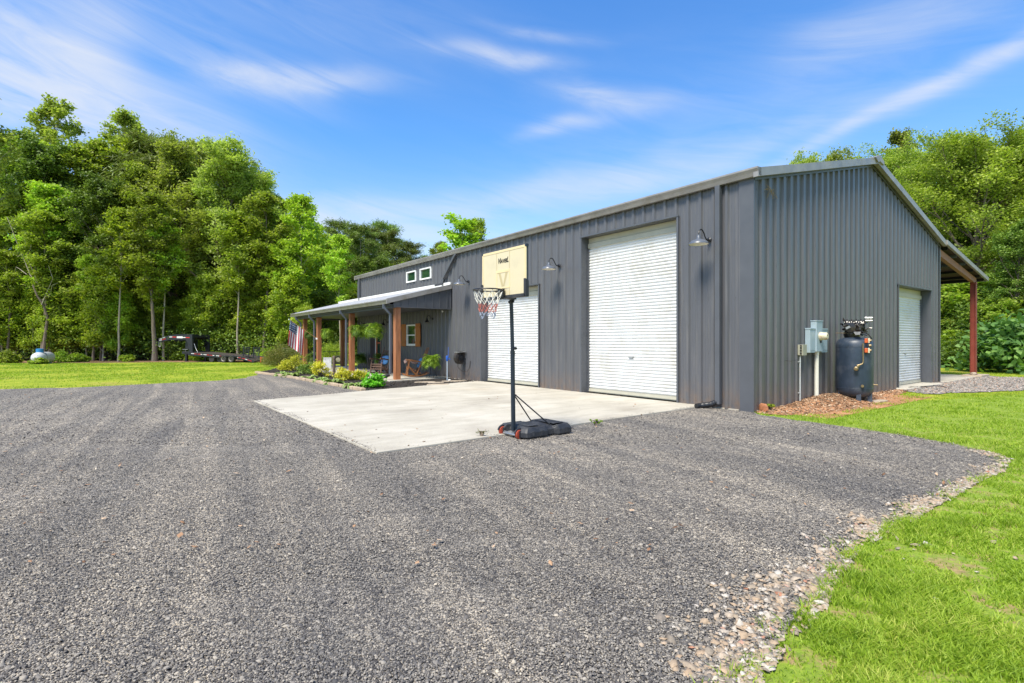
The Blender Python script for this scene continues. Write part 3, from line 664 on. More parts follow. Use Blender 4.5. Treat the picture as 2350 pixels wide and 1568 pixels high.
# corner and opening trim
mb = MB()
mb.box((-.045,-.040,.0),(-.038,.24,EAVE-.02)); mb.box((-.045,-.047,.0),(.012,-.040,EAVE)); mb.build('corner_trim', M['trim'], B); mb = MB()
mb.box((WID-.05,-.047,.0),(WID+.045,-.040,EAVE)); mb.box((WID+.038,-.040,0),(WID+.045,.14,EAVE)); mb.build('corner_trim', M['trim'], B); mb = MB()
mb.box((-.045,LEN-.12,0),(-.038,LEN+.04,EAVE-.02)); mb.box((-.038,LEN+.033,0),(.1,LEN+.04,EAVE-.02)); mb.build('corner_trim', M['trim'], B)
def opening_a(a, b, lo, hi, dep, head=True, t=.05):
    mb = MB()
    mb.box((-.048,b,lo),(dep,b+.006,hi)); mb.box((-.048,b+.006,lo),(-.040,b+t,hi+.03)); mb.box((-.048,a-.006,lo),(dep,a,hi)); mb.box((-.048,a-t,lo),(-.040,a-.006,hi+.03))
    mb.box((-.060,a-t,hi+.001),(dep,b+t,hi+.007)); mb.box((-.060,a-t,hi+.007),(-.054,b+t,hi+.035)); mb.build('opening_trim', M['trim'], B)
opening_a(1.735,4.736,.02,4.20,.24); opening_a(6.56,9.60,.02,3.10,.24); opening_a(18.22,19.46,.06,2.12,.25)
a,b,hi = 8.166,11.18,3.06; mb = MB()
mb.box((a-.006,-.048,.03),(a,.27,hi)); mb.box((b,-.048,.03),(b+.006,.27,hi)); mb.box((a-.05,-.05,.03),(a-.006,-.042,hi+.03)); mb.box((b+.006,-.05,.03),(b+.05,-.042,hi+.03))
mb.box((a-.05,-.062,hi+.001),(b+.05,.27,hi+.007)); mb.box((a-.05,-.062,hi+.007),(b+.05,-.056,hi+.035))
mb.build('opening_trim', M['trim'], B)
# base flashing (pale foundation line)
mb = MB(); mb.box((.0,-.02,-.02),(8.1,.1,.022)); mb.box((11.3,-.02,-.02),(WID,.1,.022)); mb.box((-.02,-.02,-.02),(.1,1.6,.024)); mb.box((-.02,4.8,-.02),(.1,6.5,.024)); mb.box((-.02,9.65,-.02),(.1,LEN,.024))
mb.build('foundation', M['conc'], B)
# roof: two slopes of sheet with ribs, lean-to continues on the far side
def slope_sheet(x0, z0, x1, z1, y0, y1, th=.03, per=.3048):
    m_ = MB(); n = Vector((-(z1-z0), 0, x1-x0)).normalized()
    if n.z < 0: n = -n
    a = Vector((x0,0,z0)); b = Vector((x1,0,z1))
    m_.extrude([(a.x,y0,a.z),(b.x,y0,b.z),(b.x+n.x*th*.3,y0,b.z+n.z*th*.3),(a.x+n.x*th*.3,y0,a.z+n.z*th*.3)], (0,y1-y0,0))
    y = y0+.1
    while y < y1-.05:
        p = n*th*.3; q = n*(th*.3+.035)
        m_.add([a+p+Vector((0,y-.04,0)),a+q+Vector((0,y-.018,0)),a+q+Vector((0,y+.018,0)),a+p+Vector((0,y+.04,0)),
                b+p+Vector((0,y-.04,0)),b+q+Vector((0,y-.018,0)),b+q+Vector((0,y+.018,0)),b+p+Vector((0,y+.04,0))],
               [(0,1,5,4),(1,2,6,5),(2,3,7,6),(0,3,2,1),(4,5,6,7)]); y += per
    return m_
RZ = .10
r1 = slope_sheet(-.12, EAVE-.12*SL+RZ, HALF, EAVE+SL*HALF+RZ, -.10, LEN+.10)
r2 = slope_sheet(HALF, EAVE+SL*HALF+RZ, WID+.08, EAVE-.08*SL+RZ, -.10, LEN+.10)
for m_ in (r2,): 
    base = len(r1.v); r1.v += m_.v; r1.f += [tuple(i+base for i in f) for f in m_.f]; r1.m += m_.m
roof = r1.build('roof', M['roofmetal'], B)
mb = MB()   # rake trim, front gable and back gable, plus ridge cap end
for y, s in ((-.20,1),(LEN+.10,1)):
    for (xa, xb) in ((-.16, HALF), (HALF, WID+.1)):
        mb = MB(); za, zb = EAVE+SL*(HALF-abs(xa-HALF)), EAVE+SL*(HALF-abs(xb-HALF))
        mb.extrude([(xa,y,za-.02),(xb,y,zb-.02),(xb,y,zb+.15),(xa,y,za+.15)], (0,.10,0)); mb.build('rake_trim', M['gutter'], roof)
mb = MB()
for (xa, xb) in ((-.02, HALF), (HALF, WID)):
    za, zb = ztop(max(0,xa))-.075, ztop(xb)-.075
    mb.extrude([(xa,-.058,za),(xb,-.058,zb),(xb,-.058,zb+.07),(xa,-.058,za+.07)], (0,.010,0))
mb.build('rake_flashing', M['trim'], roof)
mb = MB(); zr = EAVE+SL*HALF+.15
mb.extrude([(HALF-.30,-.24,zr-.30*SL+.004),(HALF,-.24,zr+.045),(HALF+.30,-.24,zr-.30*SL+.004),(HALF+.30,-.24,zr-.30*SL-.09),(HALF,-.24,zr-.12),(HALF-.10,-.24,zr-.17)], (0,.26,0))
mb.extrude([(HALF-.25,.02,zr-.25*SL-.004),(HALF,.02,zr+.04),(HALF+.25,.02,zr-.25*SL-.004)], (0,LEN,0))
mb.build('ridge_cap', M['gutter'], roof)
# gutter along the front eave (K-style)
def gutter(y0, y1, x, z, name, parent, w=.15, h=.16):
    m_ = MB(); m_.extrude([(x,y0,z),(x-w*.55,y0,z),(x-w*.75,y0,z+h*.45),(x-w,y0,z+h*.8),(x-w,y0,z+h),(x,y0,z+h)], (0,y1-y0,0)); return m_.build(name, M['gutter'], parent)
gt = gutter(-.20, LEN+.12, -.045, EAVE-.03, 'gutter', B)
for y in (-.02, 3.1, 6.2, 9.3, 12.4, 15.5, 18.6): mb = MB(); mb.box((-.199,y,EAVE+.09),(-.1955,y+.02,EAVE+.131)); mb.build('seam', M['gutter'], gt)
# downspouts
mb = MB(); mb.box((-.145,.63,.10),(-.048,.74,EAVE-.032)); mb.build('downspout', M['trim'], B, bevel=.008)
mb = MB(); mb.box((-.135,20.75,3.45),(-.048,20.85,EAVE-.032)); mb.build('downspout', M['trim'], B, bevel=.008)
mb = MB(); mb.bar((-.10,11.18,EAVE-.05),(-.10,12.12,3.80),.11,.085); mb.bar((-.10,12.12,3.80),(-.14,12.17,3.58),.115,.09); mb.bar((-.14,12.14,3.60),(-.42,12.2,3.53),.115,.08); mb.build('downspout', M['trim'], B, bevel=.006)
# roll-up doors
def rolldoor(axis, a, b, z0, z1, dep, lab):
    m_ = MB(); zz = z0+.10; top = z1-.26; per = .0785; pts = []
    z = zz
    while z < top:
        for f, h in ((0,0),(.14,.0),(.24,-.014),(.5,-.021),(.76,-.014),(.86,0)): pts.append((z+f*per, h))
        z += per
    P = (lambda s, d, z: (d, s, z)) if axis == 'y' else (lambda s, d, z: (s, d, z))
    vs = []; fs = []
    for i, (z, h) in enumerate(pts): vs += [P(a+.03, dep+h, z), P(b-.03, dep+h, z)]
    for i in range(len(pts)-1): fs.append((2*i,2*i+1,2*i+3,2*i+2))
    m_.add(vs, fs); dr = m_.build('roll_up_door', M['doorwhite'], B, fix=False)
    dr['label'] = lab
    def bx(m_, s0, s1, d0, d1, z0, z1): m_.box(P(s0,d0,z0), P(s1,d1,z1))
    m_ = MB(); bx(m_, a+.03,b-.03,dep-.03,dep+.02,z0,z0+.095); bx(m_, a+.03,b-.03,dep-.045,dep-.03,z0+.02,z0+.045); m_.build('bottom_bar', M['doorcream'], dr)
    m_ = MB(); bx(m_, (a+b)/2-.07,(a+b)/2+.07,dep-.045,dep-.02,z0+.95,z0+.99); m_.build('handle', M['steel'], dr)
    m_ = MB(); bx(m_, a+.02,b-.02,dep-.02,dep+.1,z1-.14,z1-.004); bx(m_, a+.02,b-.02,dep-.05,dep+.1,z1-.27,z1-.15); m_.build('hood', M['doorcream'], dr)
    m_ = MB(); bx(m_, a+.004,a+.045,dep-.05,dep+.03,z0,z1-.28); m_.build('guide_rail', M['trim'], dr); m_ = MB(); bx(m_, b-.045,b-.004,dep-.05,dep+.03,z0,z1-.28); m_.build('guide_rail', M['trim'], dr)
rolldoor('y', 1.735, 4.736, .035, 4.20, .235, 'tall white roll-up door nearest the building corner')
rolldoor('y', 6.56, 9.60, .035, 3.10, .235, 'shorter white roll-up door behind the basketball hoop')
rolldoor('x', 8.166, 11.18, .055, 3.06, .255, 'white roll-up door in the gable wall')
# windows
def window(a, b, lo, hi, rail, lab=None, t=.055):
    m_ = MB(); m_.box((-.065,a,lo),(.02,a+t,hi)); m_.box((-.065,b-t,lo),(.02,b,hi)); m_.box((-.065,a+t,lo),(.02,b-t,lo+t)); m_.box((-.065,a+t,hi-t),(.02,b-t,hi))
    if rail: zc = (lo+hi)/2; m_.box((-.055,a+t,zc-.025),(.02,b-t,zc+.025)); m_.box((-.04,a+t,lo+t),(.02,a+t+.03,zc-.025)); m_.box((-.04,b-t-.03,lo+t),(.02,b-t,zc-.025)); m_.box((-.04,a+t+.03,lo+t),(.02,b-t-.03,lo+t+.03))
    wo_ = m_.build('window', M['white'], B, bevel=.006)
    if lab: wo_['label'] = lab
    m_ = MB(); m_.box((-.012,a+t,lo+t),(-.006,b-t,hi-t)); m_.build('pane', M['glass'], wo_)
    if not rail:
        m_ = MB(); m_.box((-.072,a-.02,hi+.003),(-.03,b+.02,hi+.022)); m_.build('head_flashing', M['trim'], wo_)
window(14.52,15.39,1.22,2.12,True,'double hung white window between wooden shutters')
window(14.52,15.41,3.93,4.40,False,'small high white window farther from the corner'); window(13.2,14.15,3.93,4.40,False,'small high white window nearer the corner')
for (a, b) in ((15.41,15.85),(14.06,14.50)):
    m_ = MB(); n = 3; wd = (b-a-.01*(n-1))/n
    for i in range(n): s = a+i*(wd+.01); m_.box((-.085,s,1.19),(-.062,s+wd,2.15))
    for z in (1.32,1.94): m_.box((-.108,a+.01,z),(-.0855,b-.01,z+.09))
    m_.build('shutter', M['shutter'], B, bevel=.003)
# recessed front door
m_ = MB(); m_.box((.20,18.24,.06),(.25,18.31,2.10)); m_.box((.20,19.37,.06),(.25,19.44,2.10)); m_.box((.20,18.31,2.03),(.25,19.37,2.10))
fd = m_.build('door_frame', M['white'], B, bevel=.004)
m_ = MB()
m_.box((.215,18.32,.07),(.245,18.44,2.02)); m_.box((.215,19.24,.07),(.245,19.36,2.02)); m_.box((.215,18.44,1.88),(.245,19.24,2.02)); m_.box((.215,18.44,.07),(.245,19.24,.80)); m_.box((.215,18.44,1.30),(.245,19.24,1.36)); m_.box((.215,18.81,.80),(.245,18.86,1.88))
m_.build('door', M['reddoor'], B, bevel=.004)
m_ = MB(); m_.box((.226,18.44,.80),(.232,19.24,1.88)); m_.build('door_glass', M['glass'], B)
# porch: posts, beam, gable fascia, ceiling, roof, gutter
PY0, PY1, PX = 11.62, 23.95, -2.5
zi = 3.50; ze = 2.86
porch = slope_sheet(PX-.02, ze, -.04, zi, PY0, PY1, .03)
pr = porch.build('porch_roof', M['roofmetal'], B)
gutter(PY0-.02, PY1+.05, PX-.01, ze-.15, 'gutter', pr, .13, .15)
m_ = MB(); m_.extrude([(PX-.14,PY0-.06,ze-.15),(-.05,PY0-.06,zi-.12),(-.05,PY0-.06,zi+.05),(PX-.14,PY0-.06,ze+.02)], (0,.06,0))
m_.build('rake_trim', M['gutter'], pr); m_ = MB(); m_.extrude([(PX-.14,PY1,ze-.15),(-.05,PY1,zi-.12),(-.05,PY1,zi+.05),(PX-.14,PY1,ze+.02)], (0,.06,0)); m_.build('rake_trim', M['gutter'], pr)
m_ = MB(); m_.box((-.10,PY0,zi+.01),(-.042,PY1,zi+.13)); m_.build('wall_flashing', M['white'], pr)
m_ = MB(); m_.box((PX+.02,PY0+.05,2.66),(-.05,PY1-.05,2.70)); m_.build('ceiling', M['soffit'], pr)
for yy in (PY1-.03, PY0+.02):
    m_ = MB(); m_.add([(PX+.15,yy,2.62),(-.06,yy,2.62),(-.06,yy,zi-.02),(PX+.15,yy,ze-.0)], [(0,1,2,3)])
    if yy > 20: m_.build('gable_panel', M['trim'], pr)
x = PX+.45
while x < -.08:
    zt = ze+(zi-ze)*(x-PX)/(-PX)-.02; m_.box((x-.018,PY0-.012,2.64),(x+.018,PY0+.018,zt)); x += .3048
m_.box((PX+.15,PY0-.016,2.60),(-.05,PY0+.018,2.635)); m_.box((-.085,PY0-.016,2.635),(-.05,PY0+.018,zi-.03))
m_.build('gable_panel', M['trim'], pr)
m_ = MB(); m_.box((PX+.13,PY0+.08,2.58),(PX+.42,PY1-.1,2.66)); m_.box((PX+.42,PY1-.24,2.58),(-.06,PY1-.1,2.66)); m_.build('beam', M['soffit'], B)
for (px, py) in ((-2.15,11.80),(-2.15,16.25),(-2.15,20.73),(-2.15,23.10),(-.16,23.10)):
    m_ = MB(); m_.box((px-.1,py-.1,.02),(px+.1,py+.1,2.62 if py < 12 else 2.58))
    po = m_.build('porch_post', M['wood'], B, bevel=.008)
    if px < -1: 
        m_ = MB(); q = -2.33
        y0 = py+.18
        m_.bar((PX-.06,y0,ze-.15),(PX-.06,y0,ze-.30),.085,.07); m_.bar((PX-.06,y0,ze-.27),(q,y0-.02,ze-.50),.085,.07); m_.bar((q,y0-.02,ze-.46),(q,y0-.02,.25),.085,.07,up=(1,0,0))
        m_.build('downspout', M['lampgrey'], B, bevel=.004)
# lean-to at the far side: sheet roof, beam, rafters, purlins, post
lx0, lz0, lx1, lz1 = WID+.05, EAVE+.03, 17.75, 3.92
lr = slope_sheet(lx0, lz0+.05, lx1, lz1, -.18, LEN).build('lean_to_roof', M['roofmetal'], B)
m_ = MB(); m_.extrude([(lx0,-.24,lz0-.03),(lx1+.05,-.24,lz1-.10),(lx1+.05,-.24,lz1+.05),(lx0,-.24,lz0+.12)], (0,.06,0)); m_.extrude([(lx1,-.2,lz1-.1),(lx1+.07,-.2,lz1-.1),(lx1+.07,-.2,lz1+.04),(lx1,-.2,lz1+.04)], (0,LEN,0)); m_.build('rake_trim', M['gutter'], lr)
def lz(x): return lz0+.05+(lz1-lz0-.05)*(x-lx0)/(lx1-lx0)
for y in (-.02, 7, 14, 20.8):
    m_ = MB(); m_.extrude([(lx0-.03,y,lz(lx0)-.42),(17.0,y,lz(17.0)-.35),(17.0,y,lz(17.0)-.13),(lx0-.03,y,lz(lx0)-.18)], (0,.13,0)); m_.build('rafter', M['beamwood'], B, bevel=.004)
m_ = MB(); m_.extrude([(lx0+.02,-.10,lz(lx0)-.022),(lx1-.02,-.10,lz(lx1)-.022),(lx1-.02,-.10,lz(lx1)-.012),(lx0+.02,-.10,lz(lx0)-.012)], (0,LEN-.1,0)); m_.build('roof_underside', mat('dark_underside_sheet', (.05,.028,.02), .8, var=.4, vscale=3), lr)  # added dark brown sheet: keeps the underside shaded where bare metal mirrors the ground
for x in (12.7,13.8,14.9,16.0,17.0,17.6):
    m_ = MB(); m_.extrude([(x-.03,-.12,lz(x)-.12),(x+.03,-.12,lz(x)-.12),(x+.03,-.12,lz(x)-.02),(x-.03,-.12,lz(x)-.02)], (0,LEN-.2,0)); m_.build('purlin', M['lampgrey'] if x in (13.8,14.9) else M['black'], B)
for y in (.045, 7.06, 14.06):
    m_ = MB(); m_.box((16.80,y-.09,.10),(16.98,y-.075,lz(16.9)-.30)); m_.box((16.80,y+.075,.10),(16.98,y+.09,lz(16.9)-.30)); m_.box((16.885,y-.075,.10),(16.895,y+.075,lz(16.9)-.30)); m_.box((16.78,y-.10,lz(16.9)-.38),(17.0,y+.10,lz(16.9)-.34)); m_.box((16.74,y-.14,.085),(17.04,y+.14,.10))
    m_.build('steel_post', M['redoxide'], B)
# ================= OBJECTS =================
def arc(c, r, a0, a1, n, plane='xz'):
    out = []
    for i in range(n+1):
        a = R(a0+(a1-a0)*i/n); u, v = r*math.cos(a), r*math.sin(a)
        out.append((c[0]+u, c[1], c[2]+v) if plane == 'xz' else ((c[0], c[1]+u, c[2]+v) if plane == 'yz' else (c[0]+u, c[1]+v, c[2])))
    return out
# ---- gooseneck wall lamps; local +x points out of the wall ----
def lamp(kind, loc, label, group):
    t = thing('wall_lamp', label, 'wall lamp', loc, BR+math.pi, group)
    m = MB(); m.lathe([(.055,-.0),(.055,.012),(.04,.02),(.022,.03),(.022,.06)], (0,0,0), 'X', 16); m.tube([(.05,0,0),(.06,0,-.03)], .008, 6); m.build('wall_mount', M['black'], t, smooth=True)
    if kind == 'big':
        pts = [(.04,0,0),(.10,0,-.01),(.16,0,.05),(.20,0,.12),(.25,0,.175),(.31,0,.185),(.36,0,.155),(.385,0,.10),(.39,0,.02)]; sx = .39; r = .20
        prof = [(.03,.06),(.035,.03),(.045,.01),(.05,-.025),(.09,-.045),(.15,-.065),(.19,-.10),(r,-.135),(r+.004,-.135)]; inner = [(.001,-.07),(.10,-.085),(.17,-.11),(r-.004,-.134)]
        mm = M['lampgrey']
    else:
        pts = [(.03,0,0),(.08,0,-.01),(.11,0,.05),(.13,0,.10),(.17,0,.13),(.22,0,.12),(.25,0,.07),(.255,0,.0)]; sx = .255; r = .11
        prof = [(.025,.02),(.03,-.03),(.045,-.05),(.07,-.10),(.10,-.14),(r,-.16)]; inner = [(.001,-.06),(.05,-.09),(r-.006,-.157)]; mm = M['black']
    m = MB(); m.tube(pts, .013, 8); m.build('arm', M['black'], t, smooth=True)
    def cone(prof, name, mt, par):
        m = MB(); n = 28; vs = []; fs = []
        for (rr, h) in prof:
            for k in range(n): a = 2*math.pi*k/n; vs.append((sx+rr*math.cos(a), rr*math.sin(a), h))
        for i in range(len(prof)-1):
            for k in range(n): fs.append((i*n+k, i*n+(k+1)%n, (i+1)*n+(k+1)%n, (i+1)*n+k))
        m.add(vs, fs); return m.build(name, mt, par, smooth=True, fix=False)
    sh = cone(prof, 'lamp_shade', mm, t); cone(inner, 'lamp_shade_lining', M['lampwhite'], sh)
    m = MB(); m.lathe([(.02,-.06),(.03,-.085),(.02,-.115),(.004,-.122)], (sx,0,0), 'Z', 12); m.build('bulb', M['lampwhite'], t, smooth=True)
    return t
gl = 'grey barn lamps along the front wall'; gp = 'small black lamps under the porch'
lamp('big', L2W(-.046,10.41,3.54), 'grey gooseneck barn lamp beside the porch roof end', gl)
lamp('big', L2W(-.046,5.62,3.55), 'grey gooseneck barn lamp on the wall between the two roll-up doors', gl)
lamp('big', L2W(-.046,.92,3.55), 'grey gooseneck barn lamp between tall roll-up door and corner downspout', gl)
lamp('small', L2W(-.04,13.06,2.30), 'small black porch lamp right of the shuttered window', gp)
lamp('small', L2W(-.04,17.3,2.30), 'small black porch lamp just right of the red front door', gp)
lamp('small', L2W(-.04,20.3,2.28), 'small black porch lamp left of the red front door near far wall end', gp)
# ---- basketball hoop ----
H0 = Vector((.02, 7.66, 0))
t = thing('basketball_hoop', 'portable basketball hoop with yellowed backboard standing at the edge of the concrete', 'basketball hoop', H0, BR)
# local: +x towards the building, -x towards the court, +y away along the wall
m = MB(); m.tube([(-.0,0,.10),(-.015,0,1.25)], .033, 16); m.tube([(-.014,0,1.25),(-.035,.01,2.13)], .028, 16); m.tube([(-.014,0,1.23),(-.0145,0,1.26)], .036, 16)
pole = m.build('pole', M['navy'], t, smooth=True)
m = MB(); m.tube([(-.014,.02,1.30),(-.014,-.07,1.30)], .014, 8); m.lathe([(.022,-.055),(.022,-.08)], (-.014,0,1.30), 'Y', 10); m.tube([(-.03,.06,1.98),(-.03,-.05,1.98)], .012, 8); m.lathe([(.025,.03),(.025,.055)], (-.03,0,1.98), 'Y', 10); m.build('bolt', M['black'], pole, smooth=True)
for s in (-.20, .20):
    m = MB(); m.tube([(.02,s*.08,.62),(.52,s*1.1,.155)], .010, 8); m.build('brace', M['black'], t, smooth=True)
# base: blow-moulded tank with rounded ends, notch cut in the flank
bw = .34; zt = .155
def base_mesh():
    m = MB(); bm_ = []
    outline = [(-.02,-bw+.03),(.0,-bw),(.38,-bw),(.44,-bw+.06),(.56,-bw+.06),(.62,-bw),(.86,-bw),(.90,-bw+.05),(.90,bw-.05),(.86,bw),(.62,bw),(.56,bw-.06),(.44,bw-.06),(.38,bw),(.0,bw),(-.02,bw-.03),(-.05,bw-.10),(-.05,.17),(.05,.14),(.05,-.14),(-.05,-.17),(-.05,-bw+.10)]
    n = len(outline); cxx, cyy = .43, 0
    lv = [(0.0,.94),(.02,1.0),(.085,1.0),(.10,.985),(zt-.02,.93),(zt,.88)]; vs = []
    for z, k in lv: vs += [(cxx+(x-cxx)*(k if k<1 else 1), cyy+(y-cyy)*k, z if not (z > .12 and x > .40 and x < .62 and abs(y) > .2) else z-.035) for x, y in outline]
    fs = [tuple(range(n))[::-1], tuple((len(lv)-1)*n+i for i in range(n))]
    for i in range(len(lv)-1): fs += [(i*n+j, i*n+(j+1)%n, (i+1)*n+(j+1)%n, (i+1)*n+j) for j in range(n)]
    m.add(vs, fs)
    for x in (.10,.26,.74):                       # moulded flank ribs
        for s in (-1,1): m.box((x,s*(bw-.02),.03),(x+.05,s*(bw+.006),.105))
    m.box((.12,-.2,zt-.004),(.36,.2,zt+.006)); m.box((.60,-.22,zt-.004),(.80,.22,zt+.006))
    m.lathe([(.035,zt),(.035,zt+.02),(.028,zt+.022)], (.7,.1,0), 'Z', 14)
    return m
bo = base_mesh().build('base', M['blackp'], t, bevel=.008); bo.location = (-.01,0,.012)
for s in (-1, 1):
    m = MB(); m.lathe([(.03,-.022),(.062,-.020),(.066,-.008),(.066,.008),(.062,.020),(.03,.022)], (-.05, s*.20, .070), 'Y', 20); m.build('wheel', M['red'], t, smooth=True)
    m = MB(); m.tube([(-.05+.083*math.cos(R(a)), s*.20, .070+.083*math.sin(R(a))) for a in range(10, 171, 16)], .012, 6); m.box((-.07,s*.20-.045,.02),(.06,s*.20-.028,.12)); m.box((-.07,s*.20+.028,.02),(.06,s*.20+.045,.12)); m.build('wheel_guard', M['blackp'], t, smooth=True)
m = MB(); m.tube([(-.05,-.24,.070),(-.05,.24,.070)], .008, 8); m.tube([(-.06,-.16,.05),(-.06,.16,.05)], .014, 8); m.box((-.06,-.045,.04),(.05,.045,.09)); m.build('axle', M['steel'], t, smooth=True)
# backboard
bx = -.225; hw = .53; b0, b1 = 2.03, 2.72
m = MB(); m.box((bx,-hw,b0),(bx+.014,hw,b1)); bd = m.build('backboard', M['board'], t, bevel=.003)
m = MB(); f = bx-.004
def strip(y0,y1,z0,z1): m.box((f,y0,z0),(bx-.0005,y1,z1))
strip(-hw+.004,hw-.004,b1-.035,b1-.004); strip(-hw+.004,-hw+.03,b0+.03,b1-.035); strip(hw-.03,hw-.004,b0+.03,b1-.035)
strip(-.165,-.145,b0+.13,b0+.36); strip(.145,.165,b0+.13,b0+.36); strip(-.145,.145,b0+.13,b0+.152); strip(-.165,.165,b0+.36,b0+.40)
m.build('court_line', M['boardline'], bd)
m = MB(); mm = mat('board_rib', (.50,.41,.22), .5)
for y in (-.155,.155): m.box((bx-.0025,y-.004,b0+.4),(bx-.0006,y+.004,b1-.04)); m.box((bx-.0025,y-.004,b0+.02),(bx-.0006,y+.004,b0+.13))
m.add([(bx-.0018,-.11,b0+.355),(bx-.0018,-.06,b0+.355),(bx-.0018,-.005,b0+.17),(bx-.0018,-.03,b0+.155)],[(0,1,2,3)]); m.add([(bx-.0018,.11,b0+.355),(bx-.0018,.06,b0+.355),(bx-.0018,-.01,b0+.17),(bx-.0018,.03,b0+.155)],[(0,1,2,3)])
m.build('support_rib', mm, bd)
m = MB(); m.box((bx+.0145,-hw-.006,b0+.02),(bx+.035,-hw+.02,b1)); m.box((bx+.0145,hw-.02,b0+.02),(bx+.035,hw+.006,b1)); m.box((bx-.005,-hw-.012,b1-.03),(bx+.037,-hw+.025,b1+.008)); m.box((bx-.005,hw-.025,b1-.03),(bx+.037,hw+.012,b1+.008)); m.box((bx+.0145,-hw+.02,b0+.06),(bx+.032,hw-.02,b0+.09))
m.build('frame', M['navy'], bd, bevel=.003)
m = MB(); m.box((bx-.022,-hw-.012,b0-.02),(bx+.04,hw+.012,b0+.028))
for s in (-1,1): m.extrude([(bx-.022,s*(hw+.014),b0-.02),(bx+.04,s*(hw+.014),b0-.02),(bx+.04,s*(hw+.014),b0+.20),(bx-.022,s*(hw+.014),b0+.23)], (0,-s*.045,0))
m.build('edge_pad', M['blackp'], bd, bevel=.006)
m = MB(); m.box((bx+.035,-.05,b0-.02),(-.02,-.03,b0+.22)); m.box((bx+.035,.03,b0-.02),(-.02,.05,b0+.22)); m.bar((bx+.03,0,b0+.05),(-.03,.0,b0-.02),.05,.05); m.build('bracket', M['black'], t)
# lettering on the board
def text(body, size, mt, parent, mw, name='lettering', shear=.25, small=None, ext=.0008):
    cu = D.curves.new('lettering','FONT'); cu.body = body; cu.size = size; cu.shear = shear; cu.extrude = ext; cu.align_x = 'CENTER'; cu.offset = size*.018
    if small:
        cu.small_caps_scale = .72
        for i in small: cu.body_format[i].use_small_caps = True
    o = D.objects.new('lettering', cu); COL.objects.link(o); bpy.context.view_layer.update()
    me = D.meshes.new_from_object(o.evaluated_get(bpy.context.evaluated_depsgraph_get())); D.objects.remove(o); D.curves.remove(cu)
    me.materials.clear(); me.materials.append(mt); me.transform(mw)
    o = D.objects.new(name, me); COL.objects.link(o); o.parent = parent; return o
text('ViaveiL', .105, M['ink'], bd, Matrix(((0,0,-1,bx-.003),(-.92,0,0,0.0),(0,1,0,b0+.50),(0,0,0,1))), small=range(1,6), shear=.35)
# rim and net
rc = Vector((bx-.035-.21-.02, 0, 2.125)); rr = .205
m = MB(); m.tube([(rc.x+rr*math.cos(R(a)), rr*math.sin(R(a)), rc.z) for a in range(0,361,10)], .0095, 8, caps=False)
m.tube([(rc.x+rr*.90,-.08,rc.z-.004),(bx-.03,-.06,rc.z-.055)], .007, 6); m.tube([(rc.x+rr*.90,.08,rc.z-.004),(bx-.03,.06,rc.z-.055)], .007, 6)
m.box((bx-.045,-.07,rc.z-.09),(bx-.022,.07,rc.z+.03)); m.box((rc.x+rr-.01,-.06,rc.z-.012),(bx-.03,.06,rc.z+.0))
for k in range(12): a = R(k*30+15); m.tube([(rc.x+rr*math.cos(a), rr*math.sin(a), rc.z-.006),(rc.x+rr*.98*math.cos(a), rr*.98*math.sin(a), rc.z-.024)], .004, 4)
rim = m.build('rim', M['black'], t, smooth=True)
m = MB(); lev = [(0,.98),(.09,.84),(.17,.70),(.235,.60),(.29,.56),(.34,.56),(.385,.55)]; cN = 12
for i in range(len(lev)-1):
    for k in range(cN):
        for s in (-.5, .5):
            a = R(360/cN*(k+(i%2)*.5+.5)); a2 = R(360/cN*(k+(i%2)*.5+.5+s)); h0, r0 = lev[i]; h1, r1_ = lev[i+1]; jit = .012*math.sin(k*7.1+i*3.7)
            p = (rc.x+(rr*r0+jit)*math.cos(a), (rr*r0+jit)*math.sin(a), rc.z-.024-h0); jit2 = .012*math.sin((k+s)*5.3+i*2.9)
            q = (rc.x+(rr*r1_+jit2*0)*math.cos(a2), (rr*r1_)*math.sin(a2), rc.z-.024-h1)
            if i == 5 and (k+int(s>0))%3: continue
            m.tube([p, q], .0042, 4, mi=0 if i < 2 else (1 if i < 4 else 2), caps=False)
m.build('net', [M['netw'], M['netr'], M['netb']], t, fix=False)
for o_ in list(t.children):
    if o_.name.split('.')[0] in ('backboard','rim','net','bracket'): o_.location.y -= .05
# ---- electric meter, conduit pipe, junction box (gable wall; building coordinates) ----
t = thing('electric_meter', 'blue grey electric meter enclosure with two side boxes above a white pipe', 'electric meter', L2W(2.16,-.045,0), BR)
ox = -2.16+0
def lb(m, x0,x1,y0,y1,z0,z1): m.box((x0+ox,y0,z0),(x1+ox,y1,z1))
m = MB(); lb(m,2.43,2.745,-.13,0,1.17,1.86); eb = m.build('meter_enclosure', M['elec'], t, bevel=.008)
m = MB(); lb(m,2.42,2.755,-.14,0,1.855,1.875); m.build('lid', M['elec'], eb, bevel=.004)
for a,b in ((2.165,2.415),(2.76,3.06)):
    m = MB(); lb(m,a,b,-.105,0,1.15,1.69); o = m.build('side_box', M['elec'], t, bevel=.006)
    m = MB(); lb(m,a-.008,b+.008,-.115,0,1.67,1.70); lb(m,a+.03,b-.03,-.111,-.106,1.2,1.62); m.build('cover', M['elec'], o, bevel=.004)
m = MB(); m.lathe([(.095,-.131),(.095,-.155),(.085,-.175),(.082,-.26),(.06,-.285),(.002,-.29)], (2.62+ox,0,1.52), 'Y', 24)
me_ = m.build('meter_dome', M['meter'], t, smooth=True)
m = MB(); m.lathe([(.012,-.292),(.012,-.28)], (2.62+ox-.02,0,1.54), 'Y', 8); m.build('port', M['oily'], me_); m = MB(); m.lathe([(.012,-.285),(.012,-.27)], (2.62+ox+.035,0,1.56), 'Y', 8); lb(m,2.60,2.625,-.16,-.132,1.37,1.42); m.build('port', M['oily'], me_)
